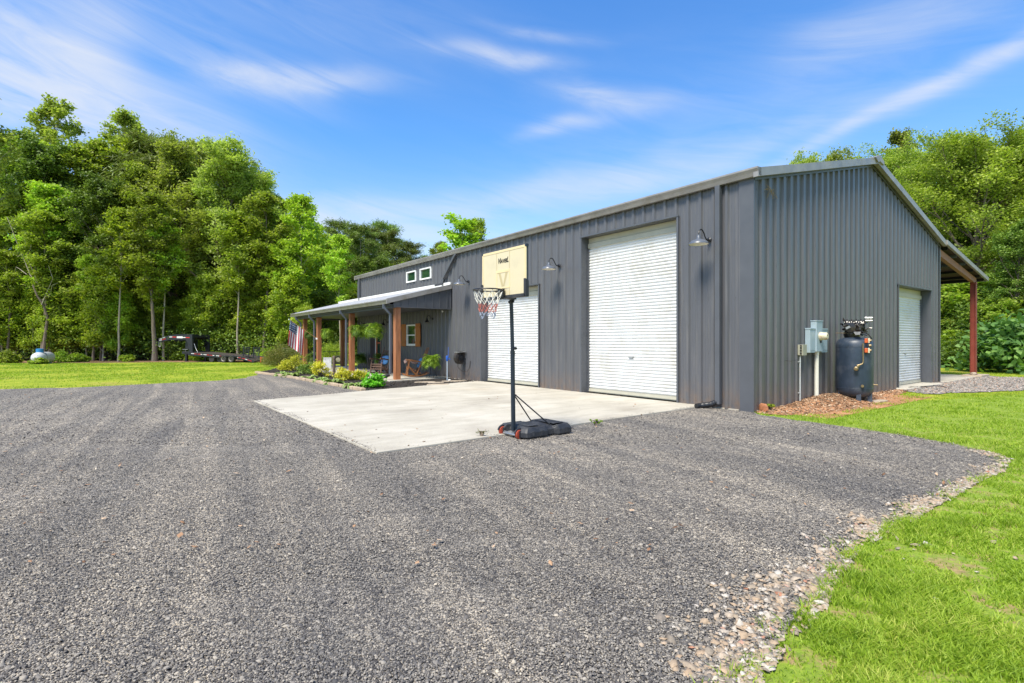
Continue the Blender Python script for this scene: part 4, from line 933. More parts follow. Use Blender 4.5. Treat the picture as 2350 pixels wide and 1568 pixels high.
m = MB(); m.tube([(2.60+ox,-.06,-.02),(2.60+ox,-.06,1.17)], .046, 16); m.tube([(2.60+ox,-.06,1.10),(2.60+ox,-.06,1.168)], .052, 16); m.build('pipe', M['pvc'], t, smooth=True)
t = thing('junction_box', 'small beige weatherproof box on a thin grey conduit left of the electric meter', 'junction box', L2W(1.90,-.045,0), BR)
m = MB(); m.box((-.09,-.10,1.10),(.09,0,1.33)); m.box((-.095,-.115,1.095),(.095,-.101,1.335)); jb = m.build('box', M['beige'], t, bevel=.006)
for z in (1.14,1.2,1.26,1.31): m = MB(); m.box((-.115,-.09,z-.012),(-.091,-.06,z+.012)); m.build('latch', M['oily'], jb)
m = MB(); m.tube([(-.05,-.035,-.02),(-.05,-.035,1.10)], .015, 10); m.box((-.085,-.04,.95),(-.015,-.0,.965)); m.box((-.085,-.04,.27),(-.015,-.0,.285)); m.build('conduit', M['conduit'], t)
m = MB(); m.tube([(-.06,-.03,1.09),(-.09,-.035,1.02),(-.3,-.03,.985),(-.5,-.042,.98),(-.72,-.04,1.0)], .004, 5); m.build('cable', M['oily'], t)
# ---- old compressor tank ----
TK = L2W(3.58,-.52,0)
t = thing('compressor_tank', 'tall faded blue air compressor tank topped with greasy black motor parts', 'air compressor', TK, R(-33.5))
m = MB(); m.lathe([(.04,.11),(.20,.12),(.30,.16),(.355,.23),(.37,.32),(.37,1.30),(.36,1.38),(.31,1.45),(.20,1.49),(.04,1.50)], (0,0,0), 'Z', 40); m.tube([(.371*math.cos(R(a)),.371*math.sin(R(a)),.335) for a in range(0,361,10)], .005, 4, caps=False); m.tube([(.371*math.cos(R(a)),.371*math.sin(R(a)),1.28) for a in range(0,361,10)], .005, 4, caps=False)
tb = m.build('tank', M['tankblue'], t, smooth=True)
for a in (-150,-75,-20,60,130):
    m = MB(); a = R(a); m.bar((.31*math.cos(a),.31*math.sin(a),.0),(.31*math.cos(a),.31*math.sin(a),.28),.09,.05); m.build('leg', M['tankblue'], t)
m = MB(); r_ = random.Random(3)
m.lathe([(.15,1.49),(.17,1.56),(.16,1.62)], (-.05,0,0), 'Z', 16)
m.lathe([(.05,-.20),(.13,-.19),(.145,-.12),(.145,.16),(.12,.2),(.04,.21)], (0,.0,1.73), 'X', 18)
m.lathe([(.03,-.25),(.11,-.24),(.12,-.15),(.10,-.1)], (-.08,0,1.72), 'Y', 16)
for k in range(9): m.lathe([(.10+.02*(k%2),.045*k-.2),(.10+.02*(k%2),.045*k-.18)], (0,-.06,1.80), 'X', 12)
for k in range(16):
    p = Vector((r_.uniform(-.25,.28), r_.uniform(-.28,.1), r_.uniform(1.58,1.88))); q = p+Vector((r_.uniform(-.14,.14), r_.uniform(-.1,.1), r_.uniform(-.07,.07))); m.tube([p,(p+q)/2+Vector((0,0,.03)),q], r_.uniform(.010,.026), 6)
for k in range(9):
    p = Vector((r_.uniform(-.22,.26), r_.uniform(-.26,.0), r_.uniform(1.56,1.86))); m.bar(p, p+Vector((r_.uniform(.03,.09),r_.uniform(-.05,.05),r_.uniform(-.03,.03))), .06, .05)
m.tube([(-.2,-.1,1.86),(-.22,-.12,1.95)], .012, 6)
m.tube([(.0,-.28,1.62),(.12,-.34,1.64),(.26,-.30,1.56),(.33,-.22,1.46)], .013, 6); m.tube([(-.05,-.22,1.66),(.1,-.33,1.60),(.24,-.32,1.53)], .011, 6)
m.build('motor', M['oily'], t, smooth=True)
m = MB(); m.lathe([(.035,.0),(.035,.14)], (.20,-.05,1.93), 'X', 14); m.lathe([(.045,.005),(.045,.03)], (.20,-.05,1.93), 'X', 14); m.lathe([(.022,.02),(.022,.15)], (.19,-.07,1.87), 'X', 10); m.bar((-.16,-.24,1.70),(-.08,-.255,1.74),.06,.05); m.add([(-.02,-.3,1.62),(.12,-.36,1.62),(.10,-.38,1.55),(.02,-.34,1.55)],[(0,1,2,3)]); m.build('intake_filter', M['steel'], t, smooth=True)
for z in (1.42,1.20): m = MB(); m.box((.19,-.37,z-.05),(.25,-.27,z+.05)); m.build('pressure_switch', M['orange'], t, bevel=.008); m = MB(); m.box((.255,-.36,z-.055),(.285,-.26,z+.055)); m.build('switch_cover', M['meter'], t, bevel=.004)
m = MB(); m.tube([(.16,-.37,1.36),(.165,-.385,.95),(.15,-.40,.90),(.05,-.42,.86)], .014, 8); m.lathe([(.030,-.47),(.045,-.46),(.045,-.41),(.02,-.40)], (.03,0,.79), 'Y', 14); m.tube([(.03,-.42,.79),(.10,-.41,.88)], .018, 6)
for z in (1.42,1.31,1.20): m.lathe([(.028,.27),(.028,.315)], (0,-.33,z), 'X', 10)
m.build('valve', M['brass'], t, smooth=True)
m = MB(); m.lathe([(.03,-.40),(.032,-.36),(.016,-.35)], (.15,0,.40), 'Y', 12); m.tube([(.36,-.08,.42),(.44,-.10,.42)], .012, 6); m.tube([(-.37,-.05,1.60),(-.10,-.18,1.59)], .008, 5); m.build('drain_plug', M['brass'], t, smooth=True)
# ---- drain elbows ----
def corrugated(name, pts, r, label, n=26):
    P_ = [Vector(p) for p in pts]; out = []; rad = []
    for i in range(n+1):
        u = i/n*(len(P_)-1); k = min(int(u), len(P_)-2); out.append(P_[k].lerp(P_[k+1], u-k)); rad.append(r*(1.0 if i%2 else .9))
    m = MB(); m.tube(out, rad, 14); tag(m.build(name, M['black'], smooth=False), label, 'drain pipe')
corrugated('drain_pipe', [L2W(-.10,.72,.14), L2W(-.16,.80,.09), L2W(-.30,.98,.05), L2W(-.40,1.0,.045)], .062, 'black corrugated drain elbow at the foot of the corner downspout', 16)
corrugated('drain_pipe', [L2W(-2.35,12.0,.22), L2W(-2.62,12.0,.14), L2W(-2.95,12.05,.07)], .065, 'black drain pipe end behind the bright green shrub at the porch post', 14)
# ---- loose rocks and stones ----
def rock(name, loc, s, mt, label, seed, cat='rock', flat=.6):
    r = random.Random(seed); bm = bmesh.new(); bmesh.ops.create_icosphere(bm, subdivisions=2, radius=1)
    for v in bm.verts: v.co *= 1+r.uniform(-.13,.13); v.co = Vector((v.co.x*s[0], v.co.y*s[1], max(v.co.z, -.6)*s[2]))
    me = D.meshes.new(name); bm.to_mesh(me); bm.free(); me.materials.append(mt); o = D.objects.new(name, me); COL.objects.link(o); o.location = loc; o.rotation_euler = (0,0,r.uniform(0,3)); return tag(o, label, cat)
M['terracotta'] = mat('orange_rock', (.36,.15,.07), .85, var=.4, vscale=8)
M['sand'] = mat('sandstone', (.44,.36,.27), .85, var=.2, vscale=4, bump=.3)
rock('rock', (*g(1752,945),.05), (.13,.05,.12), M['terracotta'], 'orange rock leaning against the wall at the gable corner', 4)
rock('rock', (*L2W(16.55,-.02)[:2],.15), (.12,.09,.06), M['sand'], 'tan rock lying on the block at the foot of the red steel post', 5)
def slabstone(name, pts, z0, z1, mt, label, cat, group=None):
    m = MB(); m.prism(pts, z0, z1); o = m.build(name, mt, bevel=.008); return tag(o, label, cat, group)
def blob(c, a, b, rot, n=9, seed=0):
    r = random.Random(seed); out = []
    for i in range(n):
        th = 2*math.pi*i/n; k = r.uniform(.82,1.08); x, y = a*k*math.cos(th), b*k*math.sin(th); out.append((c[0]+x*math.cos(rot)-y*math.sin(rot), c[1]+x*math.sin(rot)+y*math.cos(rot)))
    return out
slabstone('paving_block', blob(g(2018,924), .32,.13, BR, 8, 3), .0, .05, M['sand'], 'flat pale stone lying in front of the compressor tank', 'stone')
q = [L2W(16.35,-.30).xy, L2W(17.6,-.30).xy, L2W(17.6,.30).xy, L2W(16.35,.30).xy]
slabstone('concrete_footing', [tuple(p) for p in q], .0, .10, M['sand'], 'tan concrete block under the red steel lean-to post', 'footing')
for i, (px, py, a, b, lab) in enumerate([(680,866.5,.55,.16,'grey flagstone in the mulch behind the kerb, farthest from the concrete'),(974,879.5,.40,.14,'tan flagstone lying between porch post and concrete, leftmost of four'),(1000,880.5,.32,.10,'thin flagstone next to the porch slab edge, second of four'),(1005,885,.42,.09,'long narrow flagstone right at the edge of the concrete'),(1042,877,.42,.13,'flagstone beside the blue yard hydrant')]):
    slabstone('flagstone', blob(g(px,py), a, b, BR*.4, 9, i+11), .01, .048, M['sand'], lab, 'flagstone', 'flagstones in the mulch')
# ---- hose reel ----
t = thing('hose_reel', 'black hose reel with coiled hose fixed to the front wall', 'hose reel', L2W(-.045,10.68,.82), BR+math.pi)
m = MB(); m.box((0,-.10,-.02),(.02,.10,.22)); m.bar((.01,-.09,.20),(.36,-.09,.20),.02,.03); m.bar((.01,.09,.20),(.36,.09,.20),.02,.03); m.box((.30,-.13,.18),(.34,.13,.21)); m.box((.02,-.15,.195),(.30,.15,.21)); m.build('bracket', M['steel'], t)
m = MB(); m.lathe([(.11,-.10),(.11,-.09),(.07,-.085),(.07,.085),(.11,.09),(.11,.10)], (.19,0,0), 'Y', 24); m.lathe([(.04,-.14),(.04,.14)], (.19,0,0), 'Y', 10); m.build('drum', M['black'], t, smooth=True)
m = MB()
for j, rr_ in enumerate((.12,.15,.18,.205,.225)):
    for k in range(5): m.tube([(.19+rr_*math.cos(R(a)), -.06+.03*k+.005*math.sin(a), rr_*math.sin(R(a))) for a in range(0,361,20)], .011, 6, caps=False)
m.tube([(.30,.02,-.20),(.29,.03,-.34),(.20,.06,-.44),(.1,.10,-.50),(.03,.22,-.50),(.02,.36,-.36),(.02,.40,-.22),(.02,.42,-.10)], .011, 6); m.build('hose', M['hosepipe'], t, smooth=True)
# ---- yard hydrant ----
hx, hy = g(1026.3, 874.4); t = thing('yard_hydrant', 'blue headed yard hydrant on a galvanised pipe beside the porch', 'hydrant', (hx, hy, 0))
m = MB(); m.tube([(0,0,0),(0,0,.74)], .021, 12); m.build('pipe', M['galv'], t, smooth=True)
m = MB(); m.lathe([(.026,.70),(.03,.74),(.04,.78),(.04,.86),(.025,.90)], (0,0,0), 'Z', 12); m.tube([(.02,0,.80),(.075,0,.79),(.10,0,.75)], .016, 8); m.box((-.045,-.02,.76),(-.02,.02,.88)); m.build('head', M['bluep'], t, smooth=True)
m = MB(); m.bar((.035,0,.84),(.042,0,1.20),.016,.022); m.build('handle', M['bluep'], t)
m = MB(); m.lathe([(.05,.0),(.05,.05),(.03,.06)], (.09,-.05,0), 'Z', 10); tag(m.build('pipe_cap', M['white']), 'small white pipe cap at the foot of the yard hydrant', 'cap').location = (hx, hy, .0)
# security camera
t = thing('security_camera', 'tiny white camera under the porch gable at the wall', 'camera', L2W(-.12, 12.05, 2.52), BR+math.pi)
m = MB(); m.lathe([(.03,0),(.035,-.03),(.02,-.06),(.004,-.065)], (.05,0,.05), 'Z', 12); m.build('housing', M['white'], t, smooth=True)
m = MB(); m.tube([(0,0,.03),(.05,0,.05)], .01, 6); m.build('mount', M['black'], t)
# ---- rocking chairs: local +x is forward ----
def chair(loc, rz, label, w, wm, group):
    t = thing('rocking_chair', label, 'rocking chair', loc, rz, group); hw = w/2
    for s in (-1,1):
        y = s*hw
        m = MB(); m.tube([(-.55,y,.16),(-.40,y,.085),(-.2,y,.045),(.05,y,.03),(.25,y,.05),(.42,y,.11)], .024, 8); m.build('rocker', wm, t, smooth=True)
        m = MB(); m.tube([(.26,y,.05),(.22,y,.36),(.17,y,.62)], [.030,.028,.026], 8); m.build('leg', wm, t, smooth=True)
        m = MB(); m.tube([(-.16,y,.04),(-.06,y,.10),(.22,y,.42)], [.03,.03,.026], 8); m.build('leg', wm, t, smooth=True)
        m = MB(); m.tube([(.30,y,.64),(.10,y,.63),(-.28,y,.56)], [.034,.032,.026], 8); m.build('armrest', wm, t, smooth=True)
        m = MB(); m.tube([(-.10,y*.96,.10),(-.22,y*.96,.40),(-.42,y*.96,.80),(-.50,y*.96,.98),(-.56,y*.9,1.12)], [.032,.034,.030,.026,.012], 8); m.build('back_post', wm, t, smooth=True)
    m = MB()
    for k in range(6): x = .22-.09*k; z = .40-.05*k; m.tube([(x,-hw+.01,z),(x,hw-.01,z)], .024, 7)
    m.tube([(.24,-hw,.20),(.24,hw,.20)], .022, 7); m.tube([(.24,-hw,.30),(.24,hw,.30)], .022, 7)
    m.build('seat', wm, t, smooth=True)
    m = MB()
    for k in range(7): y = -hw+.06+(w-.12)*k/6; m.tube([(-.20,y,.30),(-.36,y,.66),(-.47,y,.94)], .018, 6)
    m.tube([(-.49,-hw,.94),(-.49,hw,.94)], .026, 7); m.tube([(-.30,-hw,.52),(-.30,hw,.52)], .022, 7)
    m.build('backrest', wm, t, smooth=True); return t
c1 = L2W(-.98,12.85,.055); c2 = L2W(-1.25,15.4,.055)
a1 = math.atan2(-.28,-1); a2 = math.atan2(-.97,-.55)
chair(c1, a1, 'orange brown log rocking chair in side view by the shuttered window', .56, M['log'], 'log rocking chairs on the porch')
chair(c2, a2, 'dark weathered log rocking chair seen from the front near the door', .58, M['logdark'], 'log rocking chairs on the porch')
def cushion(loc, rz, label, tilt):
    bm = bmesh.new(); bmesh.ops.create_uvsphere(bm, u_segments=20, v_segments=12, radius=1)
    for v in bm.verts:
        x,y,z = v.co; sq = (abs(y)**.55)*(1 if y>0 else -1), (abs(z)**.55)*(1 if z>0 else -1); v.co = Vector((x*.075, sq[0]*.2, sq[1]*.2))
    me = D.meshes.new('cushion'); bm.to_mesh(me); bm.free(); me.materials.append(M['cushion']); me.polygons.foreach_set('use_smooth',[True]*len(me.polygons))
    o = D.objects.new('cushion', me); COL.objects.link(o); o.location = loc; o.rotation_euler = (0,tilt,rz); tag(o, label, 'cushion')
def rel(c, a, x, y, z): return Vector((c.x+math.cos(a)*x-math.sin(a)*y, c.y+math.sin(a)*x+math.cos(a)*y, c.z+z))
cushion(rel(c1,a1,-.24,-.02,.53), a1, 'blue cushion on the orange brown log rocking chair', R(-26)); cushion(rel(c2,a2,-.24,.05,.56), a2, 'light blue cushion on the dark log rocking chair', R(-26))
m = MB(); vs = []; fs = []; n = 12
for i in range(n+1):
    for j in range(9):
        u = i/n; v = j/8; x = .36-.5*u; y = -.30+.60*v; z = .68-.14*u+.03*math.sin(u*9+v*5)+.02*math.sin(v*17)-.22*max(0,(.25-u))*2; vs.append(rel(c1,a1,x,y,z))
for i in range(n):
    for j in range(8): q = i*9+j; fs.append((q,q+1,q+10,q+9))
m.add(vs, fs); o = m.build('blanket', M['blanket'], smooth=True); o.modifiers.new('solid','SOLIDIFY').thickness = .03; tag(o, 'patterned brown throw draped over the arms of the orange brown rocking chair', 'blanket')
# ---- flag ----
fb = L2W(-2.26, 20.70, 1.55); fd_ = (L2W(-3.55,20.70,2.44)-fb); fl = fd_.length; fdn = fd_.normalized()
t = thing('flag', 'american flag with fifty stars hanging from a slanted wooden pole on the porch post', 'flag', fb)
m = MB(); m.tube([(0,0,0), tuple(fd_)], .014, 8); po = m.build('pole', mat('varnished_pole', (.50,.33,.12), .4), t, smooth=True)
m = MB(); m.lathe([(.022,-.03),(.026,.0),(.022,.03)], tuple(fd_), 'Z', 10); m.box((-.04,-.04,-.05),(.04,.04,.03)); m.build('bracket', M['white'], t)
hst, fly = .78, 1.22; NU, NV = 52, 60; vs = []; fs = []; mi = []
side = Vector((0,0,1)).cross(fdn).normalized()
for i in range(NU+1):
    for j in range(NV+1):
        u = i/NU; v = j/NV                     # u along hoist from the tip, v down the fly
        p = fdn*(fl-.06-hst*u) + Vector((0,0,-1))*(fly*v*.97) + fdn*(-.10*v*(u-.2)) - Vector((1,0,0))*.10*v*0
        p += side*(.055*math.sin(u*9+v*2.2)*(.25+v)+.02*math.sin(u*19+1))+ Vector((-.12*v,0,0)); p.z += .0+.02*math.sin(u*6)*v
        vs.append(p)
for i in range(NU):
    for j in range(NV):
        q = i*(NV+1)+j; fs.append((q,q+1,q+NV+2,q+NV+1)); s = int((i/NU)*13); u = i/NU; v = j/NV
        if u < 7/13 and v < .40:
            si = (i/NU*13/7*9)-.5; sj = (v/.40*11)-.5; di = abs(si-round(si)); dj = abs(sj-round(sj))
            mi.append(1 if ((round(si)+round(sj))%2 == 0 and 0 <= round(si) <= 8 and 0 <= round(sj) <= 10 and di < .30 and dj < .30) else 2)
        else: mi.append(0 if s%2 == 0 else 1)
o = npmesh('cloth', [tuple(p) for p in vs], fs, [M['flag_r'],M['flag_w'],M['flag_b']], t, mi); o.data.polygons.foreach_set('use_smooth',[True]*len(fs)); o.parent = t
# ---- white board and timber bollard ----
bp = g(766.6, 863.6); t = thing('wooden_bollard', 'short weathered round topped wooden post in the planting bed', 'post', (*bp,0))
m = MB(); m.lathe([(.062,0),(.062,.66),(.050,.665),(.050,.69),(.062,.695),(.062,.79),(.045,.82),(.005,.83)], (0,0,0), 'Z', 18); m.build('post', M['bollard'], t, smooth=True)
c = g(753, 866); m = MB(); m.box((-.16,-.02,.0),(.16,.02,.74)); m.box((-.165,-.03,.70),(.165,.03,.745)); o = m.build('white_board', M['weathered'], bevel=.006); o.location = (c[0]-.30,c[1]+.75,0.0); o.rotation_euler = (R(-4),0,R(8)); tag(o, 'weathered white painted board standing among the shrubs beside the wooden post', 'board')
# ---- small utility cart seen through the porch ----
t = thing('utility_cart', 'small grey wheeled cart standing on the lawn beyond the porch', 'cart', (*g(776,836),0), R(15))
m = MB(); m.lathe([(.13,-.03),(.24,-.05),(.27,-.03),(.27,.03),(.24,.05),(.13,.03)], (0,0,.27), 'Y', 22); wl = m.build('wheel', M['rubber'], t, smooth=True); m = MB(); m.lathe([(.02,-.06),(.13,-.055),(.14,-.03)], (0,0,.27), 'Y', 18); m.build('rim', M['rim'], wl, smooth=True)
m = MB(); m.box((-.9,.08,.38),(.35,1.0,.46)); 
for x in (-.9,-.5,-.1,.33): m.box((x,.08,.46),(x+.03,.11,.80)); m.box((x,.97,.46),(x+.03,1.0,.80))
m.box((-.9,.08,.77),(.36,.11,.80)); m.box((-.9,.97,.77),(.36,1.0,.80)); m.build('body', M['black'], t)
# ---- gooseneck trailer ----
def tr(px, z=None, Y=None, py=None): return at(px, py, Y)
O = at(427, 830, 36.2); O.z = 0
E1 = at(600, 830, 34.2); E1.z = 0
ang = math.atan2(E1.y-O.y, E1.x-O.x); t = thing('flatbed_trailer', 'long black gooseneck flatbed trailer with red and white reflective tape at the wood edge', 'trailer', O, ang)
# local x runs from the nose (negative) to the tail; y is depth
S_ = 36.2/1197
m = MB()
def pl(pts, y0, y1): m.extrude([(x, y0, z) for x, z in pts], (0, y1-y0, 0))
for yy in (0, 1.3): pl([(-2.85,1.42),(-2.80,1.62),(-2.1,1.70),(-1.5,1.86),(.55,1.86),(.60,.62),(.30,.62),(.16,1.30),(-.05,1.54),(-1.6,1.50),(-2.3,1.38)], yy, yy+.12)
for yy in (0,): m.box((-2.84,0,1.42),(-2.70,1.42,1.60)); m.box((-1.3,.12,1.68),(.5,1.3,1.90))
m.box((-.42,.3,.9),(.02,.9,1.52))
nk = m.build('gooseneck', M['trailer'], t)
m = MB()
for yy in (.0,1.3): m.box((.55-.3,yy,.58),(.9-.3,yy+.10,.70))
m.extrude([(.45,-.25,.46),(5.10,-.25,.20),(5.10,-.25,.38),(.45,-.25,.66)], (0,.10,0)); m.extrude([(.45,1.6,.46),(5.10,1.6,.20),(5.10,1.6,.38),(.45,1.6,.66)], (0,.10,0))
m.extrude([(5.10,-.25,.20),(6.10,-.25,.02),(6.12,-.25,.10),(5.10,-.25,.38)], (0,.10,0)); m.extrude([(5.10,1.6,.20),(6.10,1.6,.02),(6.12,1.6,.10),(5.10,1.6,.38)], (0,.10,0))
m.box((-.35,-.02,.55),(.62,.06,.72)); m.box((-.35,.9,.55),(.62,.98,.72)); m.box((-.35,.06,.62),(.6,.9,.68)); m.box((.60,-.25,.52),(.72,1.7,.66))
m.build('frame', M['trailer'], t)
m = MB(); m.extrude([(.55,-.15,.655),(5.10,-.15,.385),(5.10,-.15,.40),(.55,-.15,.67)], (0,1.75,0)); m.extrude([(5.10,-.15,.385),(6.1,-.15,.10),(6.1,-.15,.115),(5.10,-.15,.40)], (0,1.75,0)); m.build('deck', mat('dark_deck_planks', (.045,.035,.03), .8, var=.3), t)
m = MB(); m.box((-.09,.0,0.0),(.05,.12,.60)); m.box((-.14,-.03,0.0),(.10,.15,.03)); m.build('jack_leg', M['trailer'], t)
m = MB(); m.box((.42,1.1,0.0),(.54,1.2,.60)); m.box((.36,1.07,0.0),(.60,1.23,.03)); m.build('jack_leg', M['trailer'], t)
for x in (3.78,4.42):
    for yy in (-.36, 1.45):
        m = MB(); m.lathe([(.13,-.08),(.22,-.10),(.255,-.08),(.255,.08),(.22,.10),(.13,.08)], (x,yy,.255), 'Y', 26); wl = m.build('wheel', M['rubber'], t, smooth=True)
        m = MB(); m.lathe([(.03,-.06),(.05,-.05),(.10,-.04),(.135,-.085),(.155,-.102),(.155,-.06)], (x,yy,.255), 'Y', 22); m.build('rim', M['rim'], wl, smooth=True)
m = MB(); m.extrude([(3.42,-.26,.34),(3.5,-.26,.43),(4.7,-.26,.43),(4.78,-.26,.34),(4.7,-.26,.40),(3.5,-.26,.40)], (0,-.22,0)); m.build('fender', M['trailer'], t)
m = MB(); m.lathe([(.22,-.3),(.23,-.28),(.23,.28),(.22,.3)], (2.5,.1,.24), 'Y', 20); m.lathe([(.22,-.2),(.22,.2)], (3.05,.1,.24), 'Y', 18); m.build('spare_wheel', M['rubber'], t, smooth=True)
for x0, dx in ((4.98,.0),(5.82,.0)):
    m = MB()
    for xx in (x0, x0+.46): m.bar((xx,.0,.30),(xx+.03,.05,1.06),.045,.05)
    for k in range(8): z = .36+.09*k; m.bar((x0,.01,z),(x0+.47,.01,z),.03,.035)
    m.build('loading_ramp', M['trailer'], t)
m = MB()
def tape(m, x0, z0, x1, z1, y, h=.05, red=False):
    h *= .72
    m.add([(x0,y,z0-h/2),(x1,y,z1-h/2),(x1,y,z1+h/2),(x0,y,z0+h/2)], [(0,1,2,3)], 1 if red else 0)
def fz(x): return .56-(x-.45)*(.28/4.65)+.0
for x in (.75,1.85,2.95,4.55,5.0): 
    if x < 4.9:
        tape(m, x, fz(x)+.04, x+.28, fz(x+.28)+.04, -.254); tape(m, x+.28, fz(x+.28)+.04, x+.5, fz(x+.5)+.04, -.254, red=True)
for x in (1.35,2.40,3.42): tape(m, x, fz(x)+.04, x+.25, fz(x+.25)+.04, -.254, red=True); tape(m, x+.25, fz(x+.25)+.04, x+.4, fz(x+.4)+.04, -.254)
tape(m, 5.15,.30,5.4,.25,-.254,.05,True); tape(m,5.4,.25,5.6,.20,-.254); tape(m,5.6,.20,5.95,.11,-.254,.05,True)
tape(m,-2.5,1.56,-1.95,1.70,-.004,.04); tape(m,-2.5,1.48,-2.25,1.52,-.004,.06); tape(m,-2.25,1.52,-1.9,1.60,-.004,.08,True)
tape(m,-1.55,1.72,-1.28,1.72,-.004,.07); tape(m,-1.28,1.72,-.9,1.71,-.004,.08,True); tape(m,-.85,1.70,-.30,1.69,-.004,.17); tape(m,-.28,1.68,-.05,1.68,-.004,.07); tape(m,-.05,1.68,.33,1.67,-.004,.08,True)
m.build('reflective_tape', [M['tapew'],M['taper']], t, fix=False)
m = MB(); 
for k in range(3): m.tube([(-2.75+.12*k,.05,1.42),(-2.72+.12*k,.05,1.10),(-2.62+.10*k,.05,1.02),(-2.52+.08*k,.05,1.12),(-2.45+.06*k,.05,1.42)], .012, 5)
m.tube([(.62,.1,1.25),(.78,.08,.95),(1.0,.05,.66)], .015, 5); m.build('safety_chain', M['steel'], t)
m = MB(); m.box((-.30,-.03,.84),(.20,-.01,.87)); m.lathe([(.03,-.02),(.03,.02)], (.0,-.03,.75), 'Y', 10); m.build('jack_handle', M['steel'], t)
for k, x in enumerate((6.45,6.56)):
    p = O+Vector((math.cos(ang)*x, math.sin(ang)*x, 0)); m = MB(); m.tube([(0,0,0),(0,0,.36-.02*k)], .025, 8); m.box((-.03,-.03,.30),(.03,.03,.38)); o = m.build('marker_stake', M['orange']); o.location = p; tag(o, ('left' if k == 0 else 'right')+' of the two orange stakes behind the trailer ramps', 'stake', 'orange stakes behind the trailer')
# dark vehicle mostly hidden by the russet bush
p = at(818/1.0*.0+808*.0+817, 826, 33); p = at(628, 828, 36.5)
t = thing('parked_car', 'dark car mostly hidden behind the russet bush beyond the trailer', 'car', (p.x+1.0, p.y+1.5, 0), R(5))
m = MB(); m.extrude([(-1.7,-.6,.18),(1.8,-.6,.18),(1.85,-.6,.48),(1.2,-.6,.60),(.6,-.6,.92),(-.8,-.6,.92),(-1.3,-.6,.62),(-1.75,-.6,.55)], (0,1.3,0)); m.build('body', M['trailer'], t, bevel=.05)
for x in (-1.1,1.15):
    for y in (-.62,.66): m = MB(); m.lathe([(.12,-.05),(.22,-.07),(.22,.07),(.12,.05)], (x,y,.22), 'Y', 16); m.build('wheel', M['rubber'], t, smooth=True)
m = MB(); m.extrude([(-1.05,-.604,.62),(.95,-.604,.62),(.52,-.604,.86),(-.74,-.604,.86)], (0,.02,0)); m.build('side_window', M['glass'], t)
m = MB(); m.box((-1.77,-.45,.42),(-1.72,-.2,.50)); m.box((-1.77,.25,.42),(-1.72,.5,.50)); m.build('headlight', M['white'], t)
# ---- propane tank ----
t = thing('propane_tank', 'white horizontal propane tank with a blue dome lid at the wood edge', 'propane tank', (*g(84,836),0), R(112))
m = MB(); r0 = .36; prof = [(.03,-1.05),(.16,-1.02),(.27,-.93),(.335,-.80),(r0,-.65),(r0,.65),(.335,.80),(.27,.93),(.16,1.02),(.03,1.05)]
m.lathe([(r,h) for r,h in prof], (0.9,0,r0+.02), 'X', 28); tk = m.build('tank', M['tankwhite'], t, smooth=True)
m = MB(); m.tube([(.45,(r0+.006)*math.cos(R(a)), r0+.02+(r0+.006)*math.sin(R(a))) for a in range(0,361,12)], .012, 5, caps=False); m.build('strap', M['brass'], tk)
m = MB(); m.lathe([(.185,.66),(.185,.88),(.19,.885),(.19,.93),(.16,.95),(.004,.955)], (.42,0,0), 'Z', 24); m.build('dome_lid', M['bluelid'], t, smooth=True)
for x in (.35,1.45): m = MB(); m.box((x-.08,-.22,0),(x+.08,.22,.10)); m.build('foot', M['conduit'], t)
m = MB(); m.lathe([(.022,-.005),(.022,.01)], (-.10,-.08,r0+.18), 'X', 8); m.build('plug', M['black'], t)
# ================= PLANTS =================
def leafquads(P, L, W, r, up=.55, fold=0):
    n = len(P); nrm = r.normal(0,1,(n,3)); nrm[:,2] = np.abs(nrm[:,2])+up; nrm /= np.linalg.norm(nrm,axis=1)[:,None]
    a = r.normal(0,1,(n,3)); a -= (a*nrm).sum(1)[:,None]*nrm; a /= np.linalg.norm(a,axis=1)[:,None]; b = np.cross(nrm, a)
    L = (L*r.uniform(.6,1.3,n))[:,None]; W = (W*r.uniform(.7,1.2,n))[:,None]
    v = np.stack([P-a*L*.5, P+b*W*.5-a*L*.06-nrm*W*.1, P+a*L*.5-nrm*L*.12, P-b*W*.5-a*L*.06-nrm*W*.1], 1)
    f = np.arange(n*4).reshape(-1,4); return v.reshape(-1,3), f
def limb_path(p, d, L, r, n=5, wob=.16, rise=.12):
    pts = [Vector(p)]; d = Vector(d).normalized()
    for i in range(n):
        d = (d+Vector((r.uniform(-wob,wob),r.uniform(-wob,wob),r.uniform(-wob*.6,wob*.6)+rise))).normalized(); pts.append(pts[-1]+d*L/n)
    return pts
M['leafoak'] = leafmat('leaf_yellow_green_oak', [(.05,.085,.012),(.12,.17,.02),(.22,.27,.03),(.33,.36,.06)], trans=.45, scale=.5)  # lighter yellow-green leaf tones of the spreading oaks
